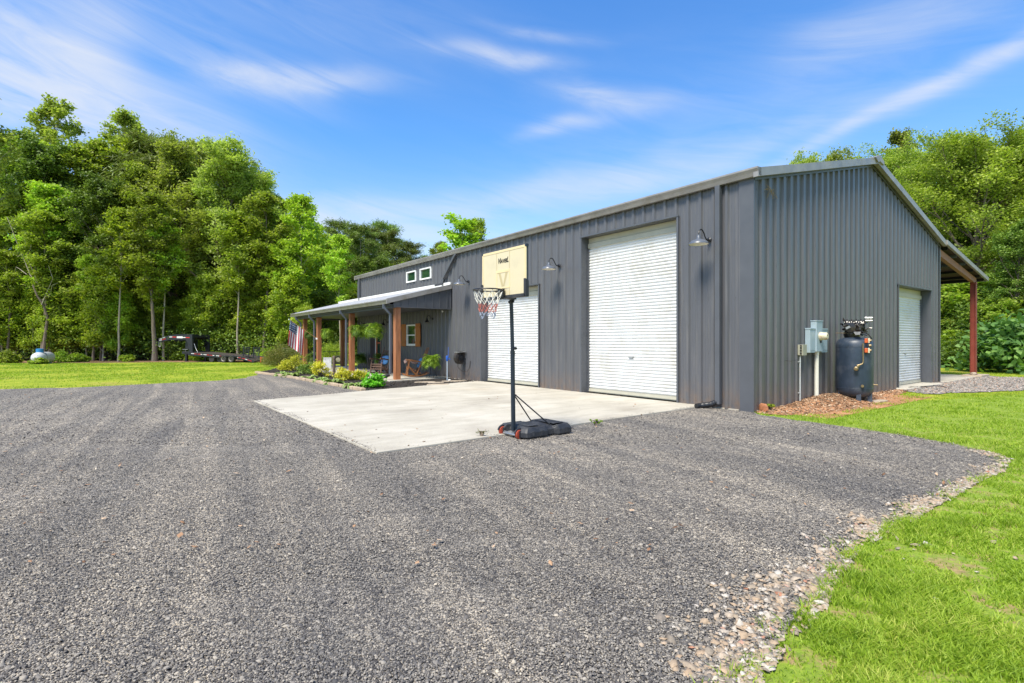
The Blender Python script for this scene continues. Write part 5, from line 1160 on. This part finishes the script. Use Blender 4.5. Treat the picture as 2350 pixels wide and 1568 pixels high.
def make_tree(kind, seed, H, tr, cb, cr, nleaf, leafm, barkm, lsize=(.26,.15), shape='oval', label='', cat='tree', group=None, nlimb=22, sub=5, clus=.62, twig=.5, flat=.5, lean=0):
    """tapered trunk, limbs and side branches; leaves sit in clumps at the branch ends"""
    r = random.Random(seed); q = np.random.default_rng(seed)
    root = thing(kind, label, cat, (0,0,0), 0, group)
    m = MB(); tp = [Vector((0,0,-.1))]; d = Vector((lean,0,1))
    nseg = 9
    for i in range(nseg): d = (Vector((d.x*.7,d.y*.7,d.z))+Vector((r.uniform(-.06,.06),r.uniform(-.06,.06),.12))).normalized(); tp.append(tp[-1]+d*(H*.93/nseg))
    rad = [tr*(1-.86*(i/nseg)**.9)*(1.25 if i == 0 else 1) for i in range(nseg+1)]; m.tube(tp, rad, 9)
    def trunk_at(z):
        f = max(0,min(nseg-.001, z/(H*.93)*nseg)); k = int(f); return tp[k].lerp(tp[k+1], f-k), rad[k]*(1-(f-k))+rad[k+1]*(f-k)
    cent = []; cs = []
    for i in range(nlimb):
        u = (i+r.uniform(0,.9))/nlimb; z = H*(cb+(.97-cb)*u); p, rr = trunk_at(z)
        if shape == 'oval': w = math.sin(math.pi*min(1,(.12+.86*u)))**.6*(1.0-.25*u)
        elif shape == 'round': w = math.sqrt(max(.05, 1-(u*1.02-.28)**2/.62))
        elif shape == 'pine': w = (.35+.75*math.sin(math.pi*min(1,u*.8+.15)))*(1-.45*u)
        elif shape == 'spire': w = .35+.65*math.sin(math.pi*(u*.75+.12))*(1-.5*u)
        else: w = 1
        L = cr*w*r.uniform(.65,1.12); az_ = i*2.399+r.uniform(-.5,.5)
        el_ = R({'oval':38,'round':30+40*u,'pine':12,'spire':45,'flat':15}[shape]+r.uniform(-10,14))
        d = Vector((math.cos(az_)*math.cos(el_), math.sin(az_)*math.cos(el_), math.sin(el_)))
        pts = limb_path(p, d, L, r, 5, .17, .07 if shape != 'pine' else .04); lr = max(.012, min(rr*.55, tr*.42*(1-.5*u)))
        m.tube(pts, [lr*(1-.85*k/5) for k in range(6)], 6, caps=False)
        for k in range(sub):
            f = .30+.68*(k+r.random())/sub; kk = min(4,int(f*5)); b = pts[kk].lerp(pts[kk+1], f*5-kk)
            sd = Vector((r.uniform(-1,1),r.uniform(-1,1),r.uniform(-.25,.75))); sd = (sd+d*.6).normalized(); sl = L*r.uniform(.18,.42)*(1.15-f*.4)
            sp = limb_path(b, sd, sl, r, 3, .2, .05); m.tube(sp, [max(.008,lr*.38)*(1-.8*x/3) for x in range(4)], 4, caps=False)
            for x in (1.6,2.3,3.0): cent.append(sp[min(3,int(x))].lerp(sp[min(3,int(x)+1)], x-int(x)) if x < 3 else sp[3]); cs.append(r.uniform(.6,1.25))
        cent.append(pts[-1]); cs.append(1.1)
    top = tp[-1]; cent.append(top+Vector((0,0,.2))); cs.append(1)
    C_ = np.array([tuple(c) for c in cent]); S = np.array(cs)*clus*.80; wts = S**2; wts /= wts.sum()
    idx = q.choice(len(C_), nleaf, p=wts); off = q.normal(0,1,(nleaf,3)); off *= S[idx][:,None]*.58; off[:,2] *= flat
    P = C_[idx]+off; P = P[P[:,2] > .25]
    v, f = leafquads(P, np.full(len(P), lsize[0]), np.full(len(P), lsize[1]), q)
    m.build('trunk', barkm, root, smooth=True, fix=False); npmesh('crown', v, f, leafm, root)
    root['H'] = float(np.percentile(P[:,2], 98.3)); return root
used = set()
def put(proto, x, Y, H, rz=None, label=None, group=None, sxy=1.0):
    o = proto if proto.name not in used else copy_tree(proto)
    used.add(proto.name if o is proto else o.name)
    s = H/proto['H']; o.location = (x, Y, 0); o.rotation_euler = (0,0,random.uniform(0,6.28) if rz is None else rz); o.scale = (s*sxy, s*sxy, s)
    if label: o['label'] = label
    if group: o['group'] = group
    return o
GW = 'trees along the edge of the wood left of the barn'
LW = 'leafy green tree in the dense edge of the wood behind the lawn'
LU = 'low leafy sapling growing under the taller trees at the wood edge'
A1 = make_tree('broadleaf_tree', 11, 18, .20, .22, 4.6, 24000, M['leaf1'], M['bark'], shape='oval', label=LW, group=GW, nlimb=30)
A2 = make_tree('broadleaf_tree', 12, 17, .17, .16, 4.2, 24000, M['leaf3'], M['bark'], shape='oval', label=LW, group=GW, nlimb=32)
A3 = make_tree('broadleaf_tree', 13, 18, .22, .30, 5.0, 25000, M['leaf5'], M['bark'], shape='round', label=LW, group=GW, nlimb=30)
OK = make_tree('oak_tree', 14, 16.5, .34, .24, 6.2, 42000, M['leaf2'], M['bark'], lsize=(.28,.14), shape='round', label='', nlimb=34, sub=6, clus=.75)
TS = make_tree('sweetgum_tree', 15, 21, .20, .40, 3.6, 11000, M['leaf2'], M['barkl'], lsize=(.26,.16), shape='oval', nlimb=40, sub=5, clus=.42, flat=.8)
PN = make_tree('pine_tree', 16, 13, .16, .34, 3.2, 17000, M['leaf4'], M['barkl'], lsize=(.34,.05), shape='pine', nlimb=30, sub=4, clus=.6, flat=.45)
SP = make_tree('slender_tree', 17, 12, .09, .30, 1.9, 6500, M['leaf3'], M['barkl'], lsize=(.22,.14), shape='spire', nlimb=24, sub=3, clus=.45)
U1 = make_tree('understory_tree', 18, 6, .06, .10, 2.1, 12000, M['leaf3'], M['barkl'], lsize=(.20,.11), shape='spire', nlimb=26, sub=4, clus=.5, flat=.6)
U2 = make_tree('understory_tree', 19, 5.5, .07, .08, 2.2, 12000, M['leaf1'], M['bark'], lsize=(.20,.11), shape='oval', nlimb=26, sub=4, clus=.55, flat=.55)
T1 = make_tree('edge_tree', 22, 12, .085, .42, 2.0, 6500, M['leaf3'], M['barkl'], lsize=(.22,.13), shape='oval', nlimb=20, sub=4, clus=.5)
T2 = make_tree('edge_tree', 23, 14, .16, .40, 2.8, 11000, M['leaf1'], M['bark'], lsize=(.24,.14), shape='oval', nlimb=22, sub=4, clus=.6)
def H_(py, Y): return CAMH+(784-py)/1197*Y
def X_(px, Y): return (px-1175)/1197*Y
def place(px):
    for lim, w in ((-100,'beyond the left edge of the picture'),(0,'just outside the left edge of the picture'),(50,'at the left edge of the picture'),(125,'above the propane tank'),(215,'under the tallest sweetgum'),(300,'left of the trailer'),(370,'behind the trailer neck'),(450,'above the front half of the trailer deck'),(540,'above the trailer wheels'),(610,'above the trailer ramps'),(680,'behind the russet bush'),(730,'behind the flag'),(800,'seen over the far porch corner'),(870,'seen over the middle of the porch roof')):
        if px < lim: return w
    return 'seen over the porch roof end'
TONE = {'A1':'mid green','A2':'light yellow green','A3':'deep green','U1':'light green','U2':'mid green'}
# far left wood, tall front trees (picture column, top, distance)
for px, py, Y, P, lab in [
    (15,322,43,A1,None),(95,335,40,A3,None),(170,246,45,TS,'tallest sweetgum with a sparse forked crown rising above the wood'),(255,264,47,TS,'second tall sparse sweetgum just right of the tallest one'),
    (300,325,45,A2,None),(345,318,44,PN,'thin dark topped tree poking above the wood left of the olive oak'),(410,336,41.5,OK,'olive green oak with a rounded crown, left one of the olive pair'),(525,343,41,OK,'broad olive green oak with rounded crown and low forked limbs'),
    (598,405,43,OK,'smaller olive oak at the right shoulder of the wood'),(458,560,42,A2,None),(130,430,38.5,A2,None),(40,440,39,A1,None),(340,480,41,A1,None),
    (60,335,45,A1,None),(140,345,42,A2,None),(225,335,43,A1,None),(365,360,46,A2,None),(320,385,41,A1,None),(455,345,48,OK,'olive oak filling the dip between the two tallest olive oaks'),(565,390,47,OK,'olive oak just left of the smaller one at the right shoulder'),
    (640,455,45,A2,None),(690,465,41,SP,'slender bright green tree with pale trunk at the end of the wood'),(722,520,45,SP,'second slender pale tree behind the bright one at the end of the wood'),
    (655,560,39,A2,None),(590,600,39.5,A1,None),(240,420,39,A3,None),(-60,330,43,A3,None),(-140,300,42,A1,None),(430,600,41.5,A3,None),(520,620,41.8,A2,None),(-210,330,45,A2,None)]:
    nm = 'A1' if P is A1 else ('A2' if P is A2 else 'A3')
    put(P, X_(px,Y), Y, H_(py,Y), None, lab or ('shorter ' if py > 400 else 'tall ')+TONE[nm]+' leafy tree in the wood '+place(px), GW if lab is None else None, .95 if P in (OK,) else 1)
put(TS, X_(-85,30), 30, H_(195,30), None, 'nearer sweetgum at the left edge, only a few twigs reaching into the picture')
# right part of the left skyline: pines
for px, py, Y, lab in [(772,512,52,'tallest pine between the wood and the barn'),(800,545,60,'pine behind and just right of the tallest pine'),(848,527,58,'pine standing in the gap above the porch roof'),(893,535,60,'pine left of the barn ridge end, second from the right'),(940,560,62,'rightmost pine, half hidden by the barn roof'),(735,560,50,'pine next to the slender pale trees'),(985,590,66,'pine top just showing over the roof'),(820,520,50,'pine leaning slightly over the porch roof, second tallest'),(875,515,66,'far pine rising highest above the porch roof')]:
    put(PN, X_(px,Y), Y, H_(py,Y), None, lab, 'pines left of the barn')
for px, py, Y, P in ((742,545,48,A2),(790,575,50,A1),(835,590,49,A3),(880,596,52,A2),(925,606,54,A1)):
    put(P, X_(px,Y), Y, H_(py,Y), None, {742:'leftmost',790:'second',835:'middle, darkest',880:'fourth',925:'rightmost'}[px]+' of the broadleaf trees below the pines left of the barn', 'trees between the wood and the barn')
put(SP, X_(1052,44), 44, H_(500,44), 1.0, 'bright green treetop showing above the middle of the barn roof', None, 1.5)
put(A2, X_(1090,47), 47, H_(512,47), 2.0, 'light green treetop behind the barn roof, right of the brighter one', None, .8)
put(A1, X_(1010,50), 50, H_(560,50), 2.0, 'low green treetop just above the barn roof, left of the brighter one', None, .8)
# understory along the edge
r = random.Random(21); us = []
px = -190
while px < 735:
    Y = r.uniform(36.6,38.6) if not 290 < px < 650 else r.uniform(39.3,40.5); P = r.choice((U1,U1,U2)); put(P, X_(px,Y), Y, r.uniform(3.6,6.4)*(1.1 if px < 300 else 1), None, TONE['U1' if P is U1 else 'U2']+' sapling at the wood edge '+place(px), 'saplings and small trees at the wood edge', r.uniform(.8,1.1)); px += r.uniform(30,48)
for px in (705,745,790,835,880,930):
    Y = r.uniform(40,46); P = U1 if r.random()<.6 else U2; put(P, X_(px,Y), Y, r.uniform(4,6.5), None, TONE['U1' if P is U1 else 'U2']+' low tree far behind the porch, '+place(px), 'saplings and small trees at the wood edge')
# bare and pale trunks at the very edge
for i, (px, py1, Y, r0, dx, lab, mt) in enumerate([(272,590,36.4,.085,-8,'pale smooth trunk standing between the propane tank and the trailer',M['barkl']),(357,560,37.0,.16,-3,'thick straight trunk behind the neck of the trailer',M['bark']),(350,700,37.2,.07,12,'thin leaning trunk touching the thick one behind the trailer neck',M['barkl']),
    (375,600,37.4,.07,6,'thin pale trunk behind the trailer landing gear',M['barkl']),(96,600,36.9,.20,2,'thick grey trunk right behind the propane tank',M['bark']),(112,650,37.5,.13,3,'dark trunk to the right of the thick grey one',M['bark']),(213,700,37.3,.11,-2,'short dark trunk in the shade left of the pale smooth one',M['bark']),(232,690,37.8,.14,2,'darkest thick trunk in the shade near the pale smooth one',M['bark']),
    (605,560,39,.10,0,'straight brown trunk above the trailer ramps',M['bark']),(598,640,39.5,.07,-3,'thin brown trunk beside the straight one above the ramps',M['bark']),(687,560,38.6,.09,1,'pale trunk rising behind the flag',M['barkl']),(781,655,37.5,.13,-5,'tall pale trunk seen between the porch posts',M['barkl']),
    (15,690,37,.10,-4,'brown trunk at the left edge of the picture',M['bark']),(545,600,38.2,.06,-14,'thin light stem behind the trailer wheels',M['barkl'])]):
    put(T1 if mt is M['barkl'] else T2, X_(px,Y), Y, H_(py1-110,Y), None, lab)
# dead bare tree on the left
Y = 36.6; b = at(96, 826, Y); b.z = 0
t = thing('dead_tree', 'bare pale dead tree with crooked leafless limbs at the left', 'tree', b)
m = MB()
def dl(pts, r0, r1):
    q = [at(x, y, Y)-b+Vector((0, .25*math.sin(i*1.9+x*.1), 0)) for i, (x, y) in enumerate(pts)]; n = len(q); m.tube(q, [r0+(r1-r0)*i/(n-1) for i in range(n)], 7)
dl([(104,828),(104,780),(102,730),(99,700),(92,680),(82,655)], .11, .05); m.build('trunk', M['bark'], t, smooth=True); m = MB()
dl([(82,655),(62,630),(48,590),(40,555),(32,520),(22,500)], 0.0413, 0.0140); dl([(98,700),(110,660),(126,640),(118,610)], 0.0275, 0.0105); dl([(82,655),(75,620),(66,590),(70,570),(64,545)], 0.0330, 0.0126)
dl([(62,630),(45,618),(32,612),(28,628),(34,645)], 0.0220, 0.0084); dl([(96,690),(112,675),(122,655),(132,650)], 0.0220, 0.0084); dl([(48,590),(60,575),(60,560)], 0.0138, 0.0070); dl([(75,620),(90,600),(92,580)], 0.0165, 0.0070); dl([(66,590),(56,570),(50,545)], 0.0138, 0.0070)
m.build('limb', M['deadwood'], t, smooth=True)
# ---- right side: big oaks behind the lean-to, broad leaved shrub ----
BO = make_tree('spreading_oak', 31, 15, .38, .20, 7.6, 60000, M['leafoak'], M['bark'], lsize=(.22,.12), shape='round', nlimb=40, sub=7, clus=.8)
for px, py, Y, P, s, lab in [(2235,318,31,BO,1.0,'big spreading yellow green oak right of the barn'),(2075,372,42,BO,.7,'paler oak with thin top behind the barn gable'),(2045,318,46,TS,.9,'thin wispy treetop above the barn gable peak'),(1850,372,48,OK,.8,'rounded treetop just above the barn roof left of the gable peak'),(1925,366,46,OK,.8,'second rounded treetop left of the gable peak'),(2000,368,40,BO,.7,'light green oak directly behind the gable peak'),(2130,338,36,BO,.8,'tall light oak between the gable peak and the biggest oak'),(2330,325,34,BO,.9,'tall oak crown right of the biggest oak'),(1955,400,48,OK,.8,'olive treetop partly hidden behind the barn ridge'),
    (2420,350,30,BO,1.0,'oak at the right edge of the picture'),(2330,520,27,A3,1.1,'dark green tree under the big oak'),(2170,560,33,A3,1.1,'dark tree seen under the lean-to roof'),(2220,640,30,U2,1.5,'low dark green tree left of the broad leaved shrub'),(2400,560,25.5,A3,1.0,'shaded green tree at the far right behind the broad leaved shrub'),(2165,700,30,U2,1.4,'low tree just right of the barn wall under the lean-to'),(2285,690,27,U2,1.3,'low tree above the broad leaved shrub'),(2190,760,28,U1,1.5,'lowest light tree seen under the lean-to roof'),(2255,770,27,U2,1.5,'low tree right behind the steel post'),(2120,600,38,A1,1.1,'green tree directly behind the steel post'),(2200,480,40,A1,1.2,'tree filling the gap behind the big oak'),(2330,600,34,A1,1.2,'tree behind the dark green one at right')]:
    put(P, X_(px,Y), Y, H_(py,Y), None, lab or 'low dark green tree filling in behind the lean-to', None if lab else 'low trees behind the lean-to', s)
def clump(name, label, cat, loc, rx, ry, rz_, n, L, W, mt, seed, stems=6, group=None, up=.5, z0=.1, core=.35):
    r = random.Random(seed); q = np.random.default_rng(seed); t = thing(name, label, cat, loc, 0, group); m = MB(); C_ = []
    for i in range(stems*5):
        th = r.uniform(0,6.28); ph = math.acos(r.uniform(-.05,1)); k = r.uniform(.55,.95); e = Vector((math.sin(ph)*math.cos(th)*rx*k, math.sin(ph)*math.sin(th)*ry*k, z0+math.cos(ph)*(rz_-z0)*k)); C_.append(e)
        if i < stems*2: m.tube([(r.uniform(-.04,.04),r.uniform(-.04,.04),0), e*.45+Vector((0,0,.05)), e], [.016*rx**.3,.010,.004], 5, caps=False)
    C2 = np.array([tuple(c) for c in C_]); idx = q.integers(0,len(C2),n); off = q.normal(0,1,(n,3)); off[:,2] *= .7; P = C2[idx]+off*min(rx,rz_)*.17; P = P[P[:,2] > .02]
    v, f = leafquads(P, np.full(len(P), L), np.full(len(P), W), q, up); m.build('stem', M['bark'], t, fix=False); npmesh('foliage', v, f, mt, t); return t
clump('broadleaf_shrub', 'large leaved bright shrub at the right edge by the gravel', 'shrub', (X_(2345,23.5),23.5,0), 2.3,1.8,2.6, 3600, .34, .22, M['leafbig'], 41, 12)
clump('broadleaf_shrub', 'tall dark shrub behind the red steel post', 'shrub', (X_(2255,27.5),27.5,0), 2.2,1.7,3.4, 9000, .17, .11, M['leaf5'], 42, 12)
clump('broadleaf_shrub', 'dark bushy growth seen under the lean-to roof', 'shrub', (X_(2180,30),30,0), 2.2,1.8,2.8, 9000, .17, .11, M['leaf5'], 43, 12)
# low weeds at the wood edge
for i, (px, Y, s) in enumerate([(8,33.6,.9),(22,34,.7),(137,35,.8),(165,35.4,.6),(182,35.6,.55),(-30,34,.9),(88,32.3,.45),(290,36,.5),(420,38.6,.8),(470,38.6,.9),(500,38.4,.7),(620,38.6,1.0),(800,42,1.3),(850,44,1.3),(730,40,1.2)]):
    clump('wild_shrub', ['leafy weed growing against the front of the propane tank'][0] if px == 88 else 'low leafy wild bush at the foot of the wood', 'shrub', (X_(px,Y),Y,0), s, s*.8, s*.95, 1500, .15, .10, M['leaf3'] if i%2 else M['leaf1'], 60+i, 6, None if px == 88 else 'wild bushes along the wood edge')
# woodland mass behind everything
def woodland(name, x0, x1, y0, y1, hfun, n, mt, seed, size=.42):
    q = np.random.default_rng(seed); nc = n//60; cx_ = q.uniform(x0,x1,nc); cy_ = q.uniform(y0,y1,nc); hz_ = hfun(cx_, cy_)*q.random(nc)**.7
    idx = q.integers(0,nc,n); off = q.normal(0,1,(n,3))*np.array([1.0,1.0,.5]); P = np.stack([cx_,cy_,hz_],1)[idx]+off; P = P[P[:,2] > .1]
    v, f = leafquads(P, np.full(len(P), size), np.full(len(P), size*.6), q); tag(npmesh(name, v, f, mt), kind='stuff')
woodland('woodland', -75, -12, 48, 62, lambda x, y: np.where(x < -18, 9.5, 7.5), 120000, M['leaf5'], 71, .46)
woodland('distant_woodland', -34, 24, 66, 80, lambda x, y: np.full(len(x), 9.5), 60000, M['leaf4'], 72, .6)
woodland('east_woodland', 26, 66, 36, 56, lambda x, y: np.full(len(x), 11.0), 100000, M['leaf5'], 73, .42)
woodland('undergrowth', -62, -13, 38.3, 42, lambda x, y: np.full(len(x), 1.7), 45000, M['leaf5'], 74, .18)
# ---- ferns ----
def fern_mesh(seed, n, R_, H, droop, mt, name, parent, z):
    q = np.random.default_rng(seed); V = []; F = []
    for i in range(n):
        th = q.uniform(0,2*math.pi); e0 = q.uniform(-.15,1.35); L = R_*q.uniform(.6,1.4); K = 9; d = np.array([math.cos(th),math.sin(th),0]); s_ = np.array([-math.sin(th),math.cos(th),0]); p = np.array([0,0,z]); a = e0; pts = []
        for k in range(K+1):
            pts.append(p.copy()); p = p+(d*math.cos(a)+np.array([0,0,1])*math.sin(a))*L/K; a -= droop*(.08+.045*k)
        for k in range(1,K+1):
            w = .062*R_/.38*math.sin(math.pi*(k/K*.86+.12))*q.uniform(.8,1.2)+.012; fw = (pts[k]-pts[k-1]); fw /= np.linalg.norm(fw)
            for sg in (-1,1):
                b = len(V); tip = pts[k]+s_*sg*w*1.6+fw*w*.6-np.array([0,0,w*.35]); V += [pts[k]-fw*.014, pts[k]+fw*.016, tip+fw*.004]; F.append((b,b+1,b+2))
            b = len(V); V += [pts[k-1]-s_*.003, pts[k-1]+s_*.003, pts[k]]; F.append((b,b+1,b+2))
    return npmesh(name, V, F, mt, parent)
def hanging(loc, label, R_, mt, seed):
    t = thing('hanging_fern', label, 'hanging fern', loc, 0, 'boston ferns hung along the porch edge')
    m = MB(); m.lathe([(.08,-.12),(.12,-.06),(.13,.02),(.12,.03)], (0,0,0), 'Z', 16); m.build('basket', M['drum'], t, smooth=True)
    fern_mesh(seed, 210, R_*1.08, .3, 1.15, mt, 'foliage', t, .02)
    m = MB(); top = 2.44-loc[2]
    for k in range(3): a = R(120*k); m.tube([(.12*math.cos(a),.12*math.sin(a),.02),(0,0,top*.75)], .003, 4)
    m.tube([(0,0,top*.75),(0,0,top)], .004, 4); m.build('wire_hanger', M['black'], t)
def hp(x, y, z): p = L2W(x, y, z); return (p.x, p.y, p.z)
hanging(hp(-2.15,13.85,1.80), 'hanging fern nearest the front porch post, larger of the two centre ones', .42, M['fern'], 81)
hanging(hp(-2.15,15.55,1.80), 'hanging fern in front of the second porch post', .40, M['fern'], 82)
hanging(hp(-2.1,19.5,1.76), 'hanging fern just right of the flag post', .34, M['fern'], 83)
hanging(hp(-2.1,22.3,1.74), 'hanging fern behind the flag, farthest along the porch', .36, M['ferndark'], 84)
def standfern(loc, label, R_, mt, seed, h):
    t = thing('potted_fern', label, 'potted fern', loc, 0, 'ferns on wire stands on the porch')
    m = MB(); m.lathe([(.08,h-.16),(.11,h-.05),(.12,h+.0)], (0,0,0), 'Z', 16); m.build('pot', M['potdark'], t, smooth=True)
    fern_mesh(seed, 220, R_, .3, .95, mt, 'foliage', t, h)
    m = MB()
    for k in range(4): a = R(90*k+30); c_, s_ = math.cos(a), math.sin(a); m.tube([(.11*c_,.11*s_,h-.08),(.14*c_,.14*s_,h*.45),(.19*c_,.19*s_,.10),(.215*c_,.215*s_,.03),(.18*c_,.18*s_,.01),(.155*c_,.155*s_,.04),(.18*c_,.18*s_,.07)], .006, 5, caps=False)
    m.tube([(.12*math.cos(R(a)),.12*math.sin(R(a)),h-.09) for a in range(0,361,30)], .005, 4, caps=False); m.build('stand', M['black'], t)
standfern(hp(-.80,11.75,.055), 'bright green fern on a scrolled wire stand by the front wall', .40, M['fern'], 91, .58)
standfern(hp(-.55,19.55,.055), 'dark fern on a stand left of the front door', .42, M['ferndark'], 92, .50)
standfern(hp(-.5,16.95,.055), 'dark fern behind the weathered rocking chair', .42, M['ferndark'], 93, .55)
standfern(hp(-2.0,22.2,.055), 'dark fern between the two far porch posts', .42, M['ferndark'], 94, .48)
# ---- bed planting ----
def bed(px, py): x, y = g(px, py, .02); return (x, y, .015)
for i, (px, py, rx, h, lab) in enumerate([(679,850,.50,.86,'largest yellow leaved shrub beside the far porch post'),(655,851,.36,.52,'yellow leaved shrub at the far end of the bed'),(736,866,.36,.70,'yellow leaved shrub in front of the white board'),(788,873,.30,.50,'yellow and green shrub to the right of the wooden post'),(829,872,.30,.40,'low yellow shrub beside the bright green one')]):
    clump('golden_shrub', lab, 'shrub', bed(px,py), rx, rx, h, 1500, .065, .042, M['yellow'], 100+i, 8, 'golden shrubs in the planting bed', z0=.08)
def hosta(px, py, R_, seed, lab):
    q = np.random.default_rng(seed); t = thing('hosta', lab, 'hosta plant', bed(px,py), 0, 'variegated hostas along the kerb'); V = []; F = []; MI = []
    for i in range(46):
        th = q.uniform(0,2*math.pi); L = R_*q.uniform(.5,1.05); e = q.uniform(.25,1.0); w = .068*q.uniform(.8,1.25); d = np.array([math.cos(th),math.sin(th),0]); s_ = np.array([-math.sin(th),math.cos(th),0]); K = 7; p = d*.02; a = e; P = []
        for k in range(K+1): P.append(p.copy()); p = p+(d*math.cos(a)+np.array([0,0,1])*math.sin(a))*L/K; a -= .32*(.5+k/K)
        for k in range(1,K):
            u0, u1 = (k-1)/(K-1), k/(K-1); w0, w1 = w*math.sin(math.pi*u0**.8)+.004, w*math.sin(math.pi*u1**.8)+.002
            for sg in (-1,1):
                for (i0,i1,mi_) in ((0,.62,0),(.62,1,1)):
                    b = len(V); up = np.array([0,0,.25]); V += [P[k]+s_*sg*w0*i0+up*w0*i0, P[k+1]+s_*sg*w1*i0+up*w1*i0, P[k+1]+s_*sg*w1*i1+up*w1*i1, P[k]+s_*sg*w0*i1+up*w0*i1]; F.append((b,b+1,b+2,b+3)); MI.append(mi_)
    npmesh('foliage', V, F, [M['hosta'],M['hostarim']], t, MI)
    m = MB()
    for k in range(6): a = R(60*k); m.tube([(0,0,-.01),(.05*math.cos(a),.05*math.sin(a),.08)], .006, 5)
    m.build('stem', M['hosta'], t)
for i, (px, py, r_, lab) in enumerate([(648,862,.42,'hosta farthest from the concrete, at the bend of the kerb'),(670,865,.46,'second hosta from the far end, left of the flagstone'),(709,870,.36,'hosta right of the flagstone'),(738,876,.36,'hosta under the yellow shrub by the white board'),(768,881,.40,'hosta in front of the wooden post'),(815,889,.42,'hosta nearest the concrete, left of the bright green shrub')]):
    hosta(px, py, r_*1.15, 120+i, lab)
clump('green_shrub', 'round bright green broad leaved shrub at the corner of the bed', 'shrub', bed(858,889), .33,.33,.46, 620, .12, .085, M['lime'], 130, 8, up=.9)
clump('dark_shrub', 'low dark green shrub between the far post and the hostas', 'shrub', bed(703,858), .40,.36,.42, 1500, .07, .035, M['leaf5'], 131, 6)
clump('dark_shrub', 'dark clipped shrub by the second porch post', 'shrub', bed(722,861), .26,.26,.34, 800, .06, .035, M['leaf5'], 132, 5)
clump('russet_bush', 'large russet green bush at the end of the porch', 'bush', (X_(655,29.5),29.5,0), 1.2,1.0,1.5, 11000, .075, .03, M['russet'], 133, 10)
clump('russet_bush', 'smaller russet bush left of the large one', 'bush', (X_(632,31.5),31.5,0), .75,.7,.95, 4500, .075, .03, M['russet'], 134, 8)
clump('feathery_bush', 'feathery light green bush seen between the porch posts', 'bush', (X_(762,33),33,0), 1.2,1.0,1.5, 7000, .14, .02, M['leaf3'], 135, 10)
# small weeds on the driveway and by the wall
clump('weed', 'yellow green weed tuft on the gravel by the concrete edge', 'weed', (*g(1368,977),.0), .13,.07,.03, 260, .04, .012, M['grass'], 140, 3)
clump('weed', 'green weed beside the orange rock at the gable corner', 'weed', (*g(1768,944),.01), .09,.07,.13, 130, .05, .03, M['leaf3'], 141, 3)
clump('weed', 'small dry weed at the concrete edge left of the hoop base', 'weed', (*g(1105,1005),.0), .12,.08,.07, 40, .05, .008, M['russet'], 142, 5)
m = MB(); rr = random.Random(9)
for k in range(26): p = L2W(.55+rr.uniform(-.1,.25), -.055, 4.56+rr.uniform(-.12,.0)); m.tube([p, p+Vector((rr.uniform(-.12,.12), rr.uniform(-.04,-.0), rr.uniform(-.16,.05)))], .003, 3)
tag(m.build('straw_nest', mat('dry_straw', (.40,.28,.12), .9)), 'tuft of dry straw stuck under the roof edge at the gable corner', 'nest')
# black hose end lying on the pale gravel
m = MB(); c = g(2128, 893); m.tube([(c[0]+.55*math.cos(R(a)), c[1]+.22*math.sin(R(a)), .05+.03*math.sin(R(a*2))) for a in range(-30,230,15)], .012, 6); tag(m.build('loose_hose', M['black'], smooth=True), 'loose black hose loop lying on the pale gravel by the gable door', 'hose')
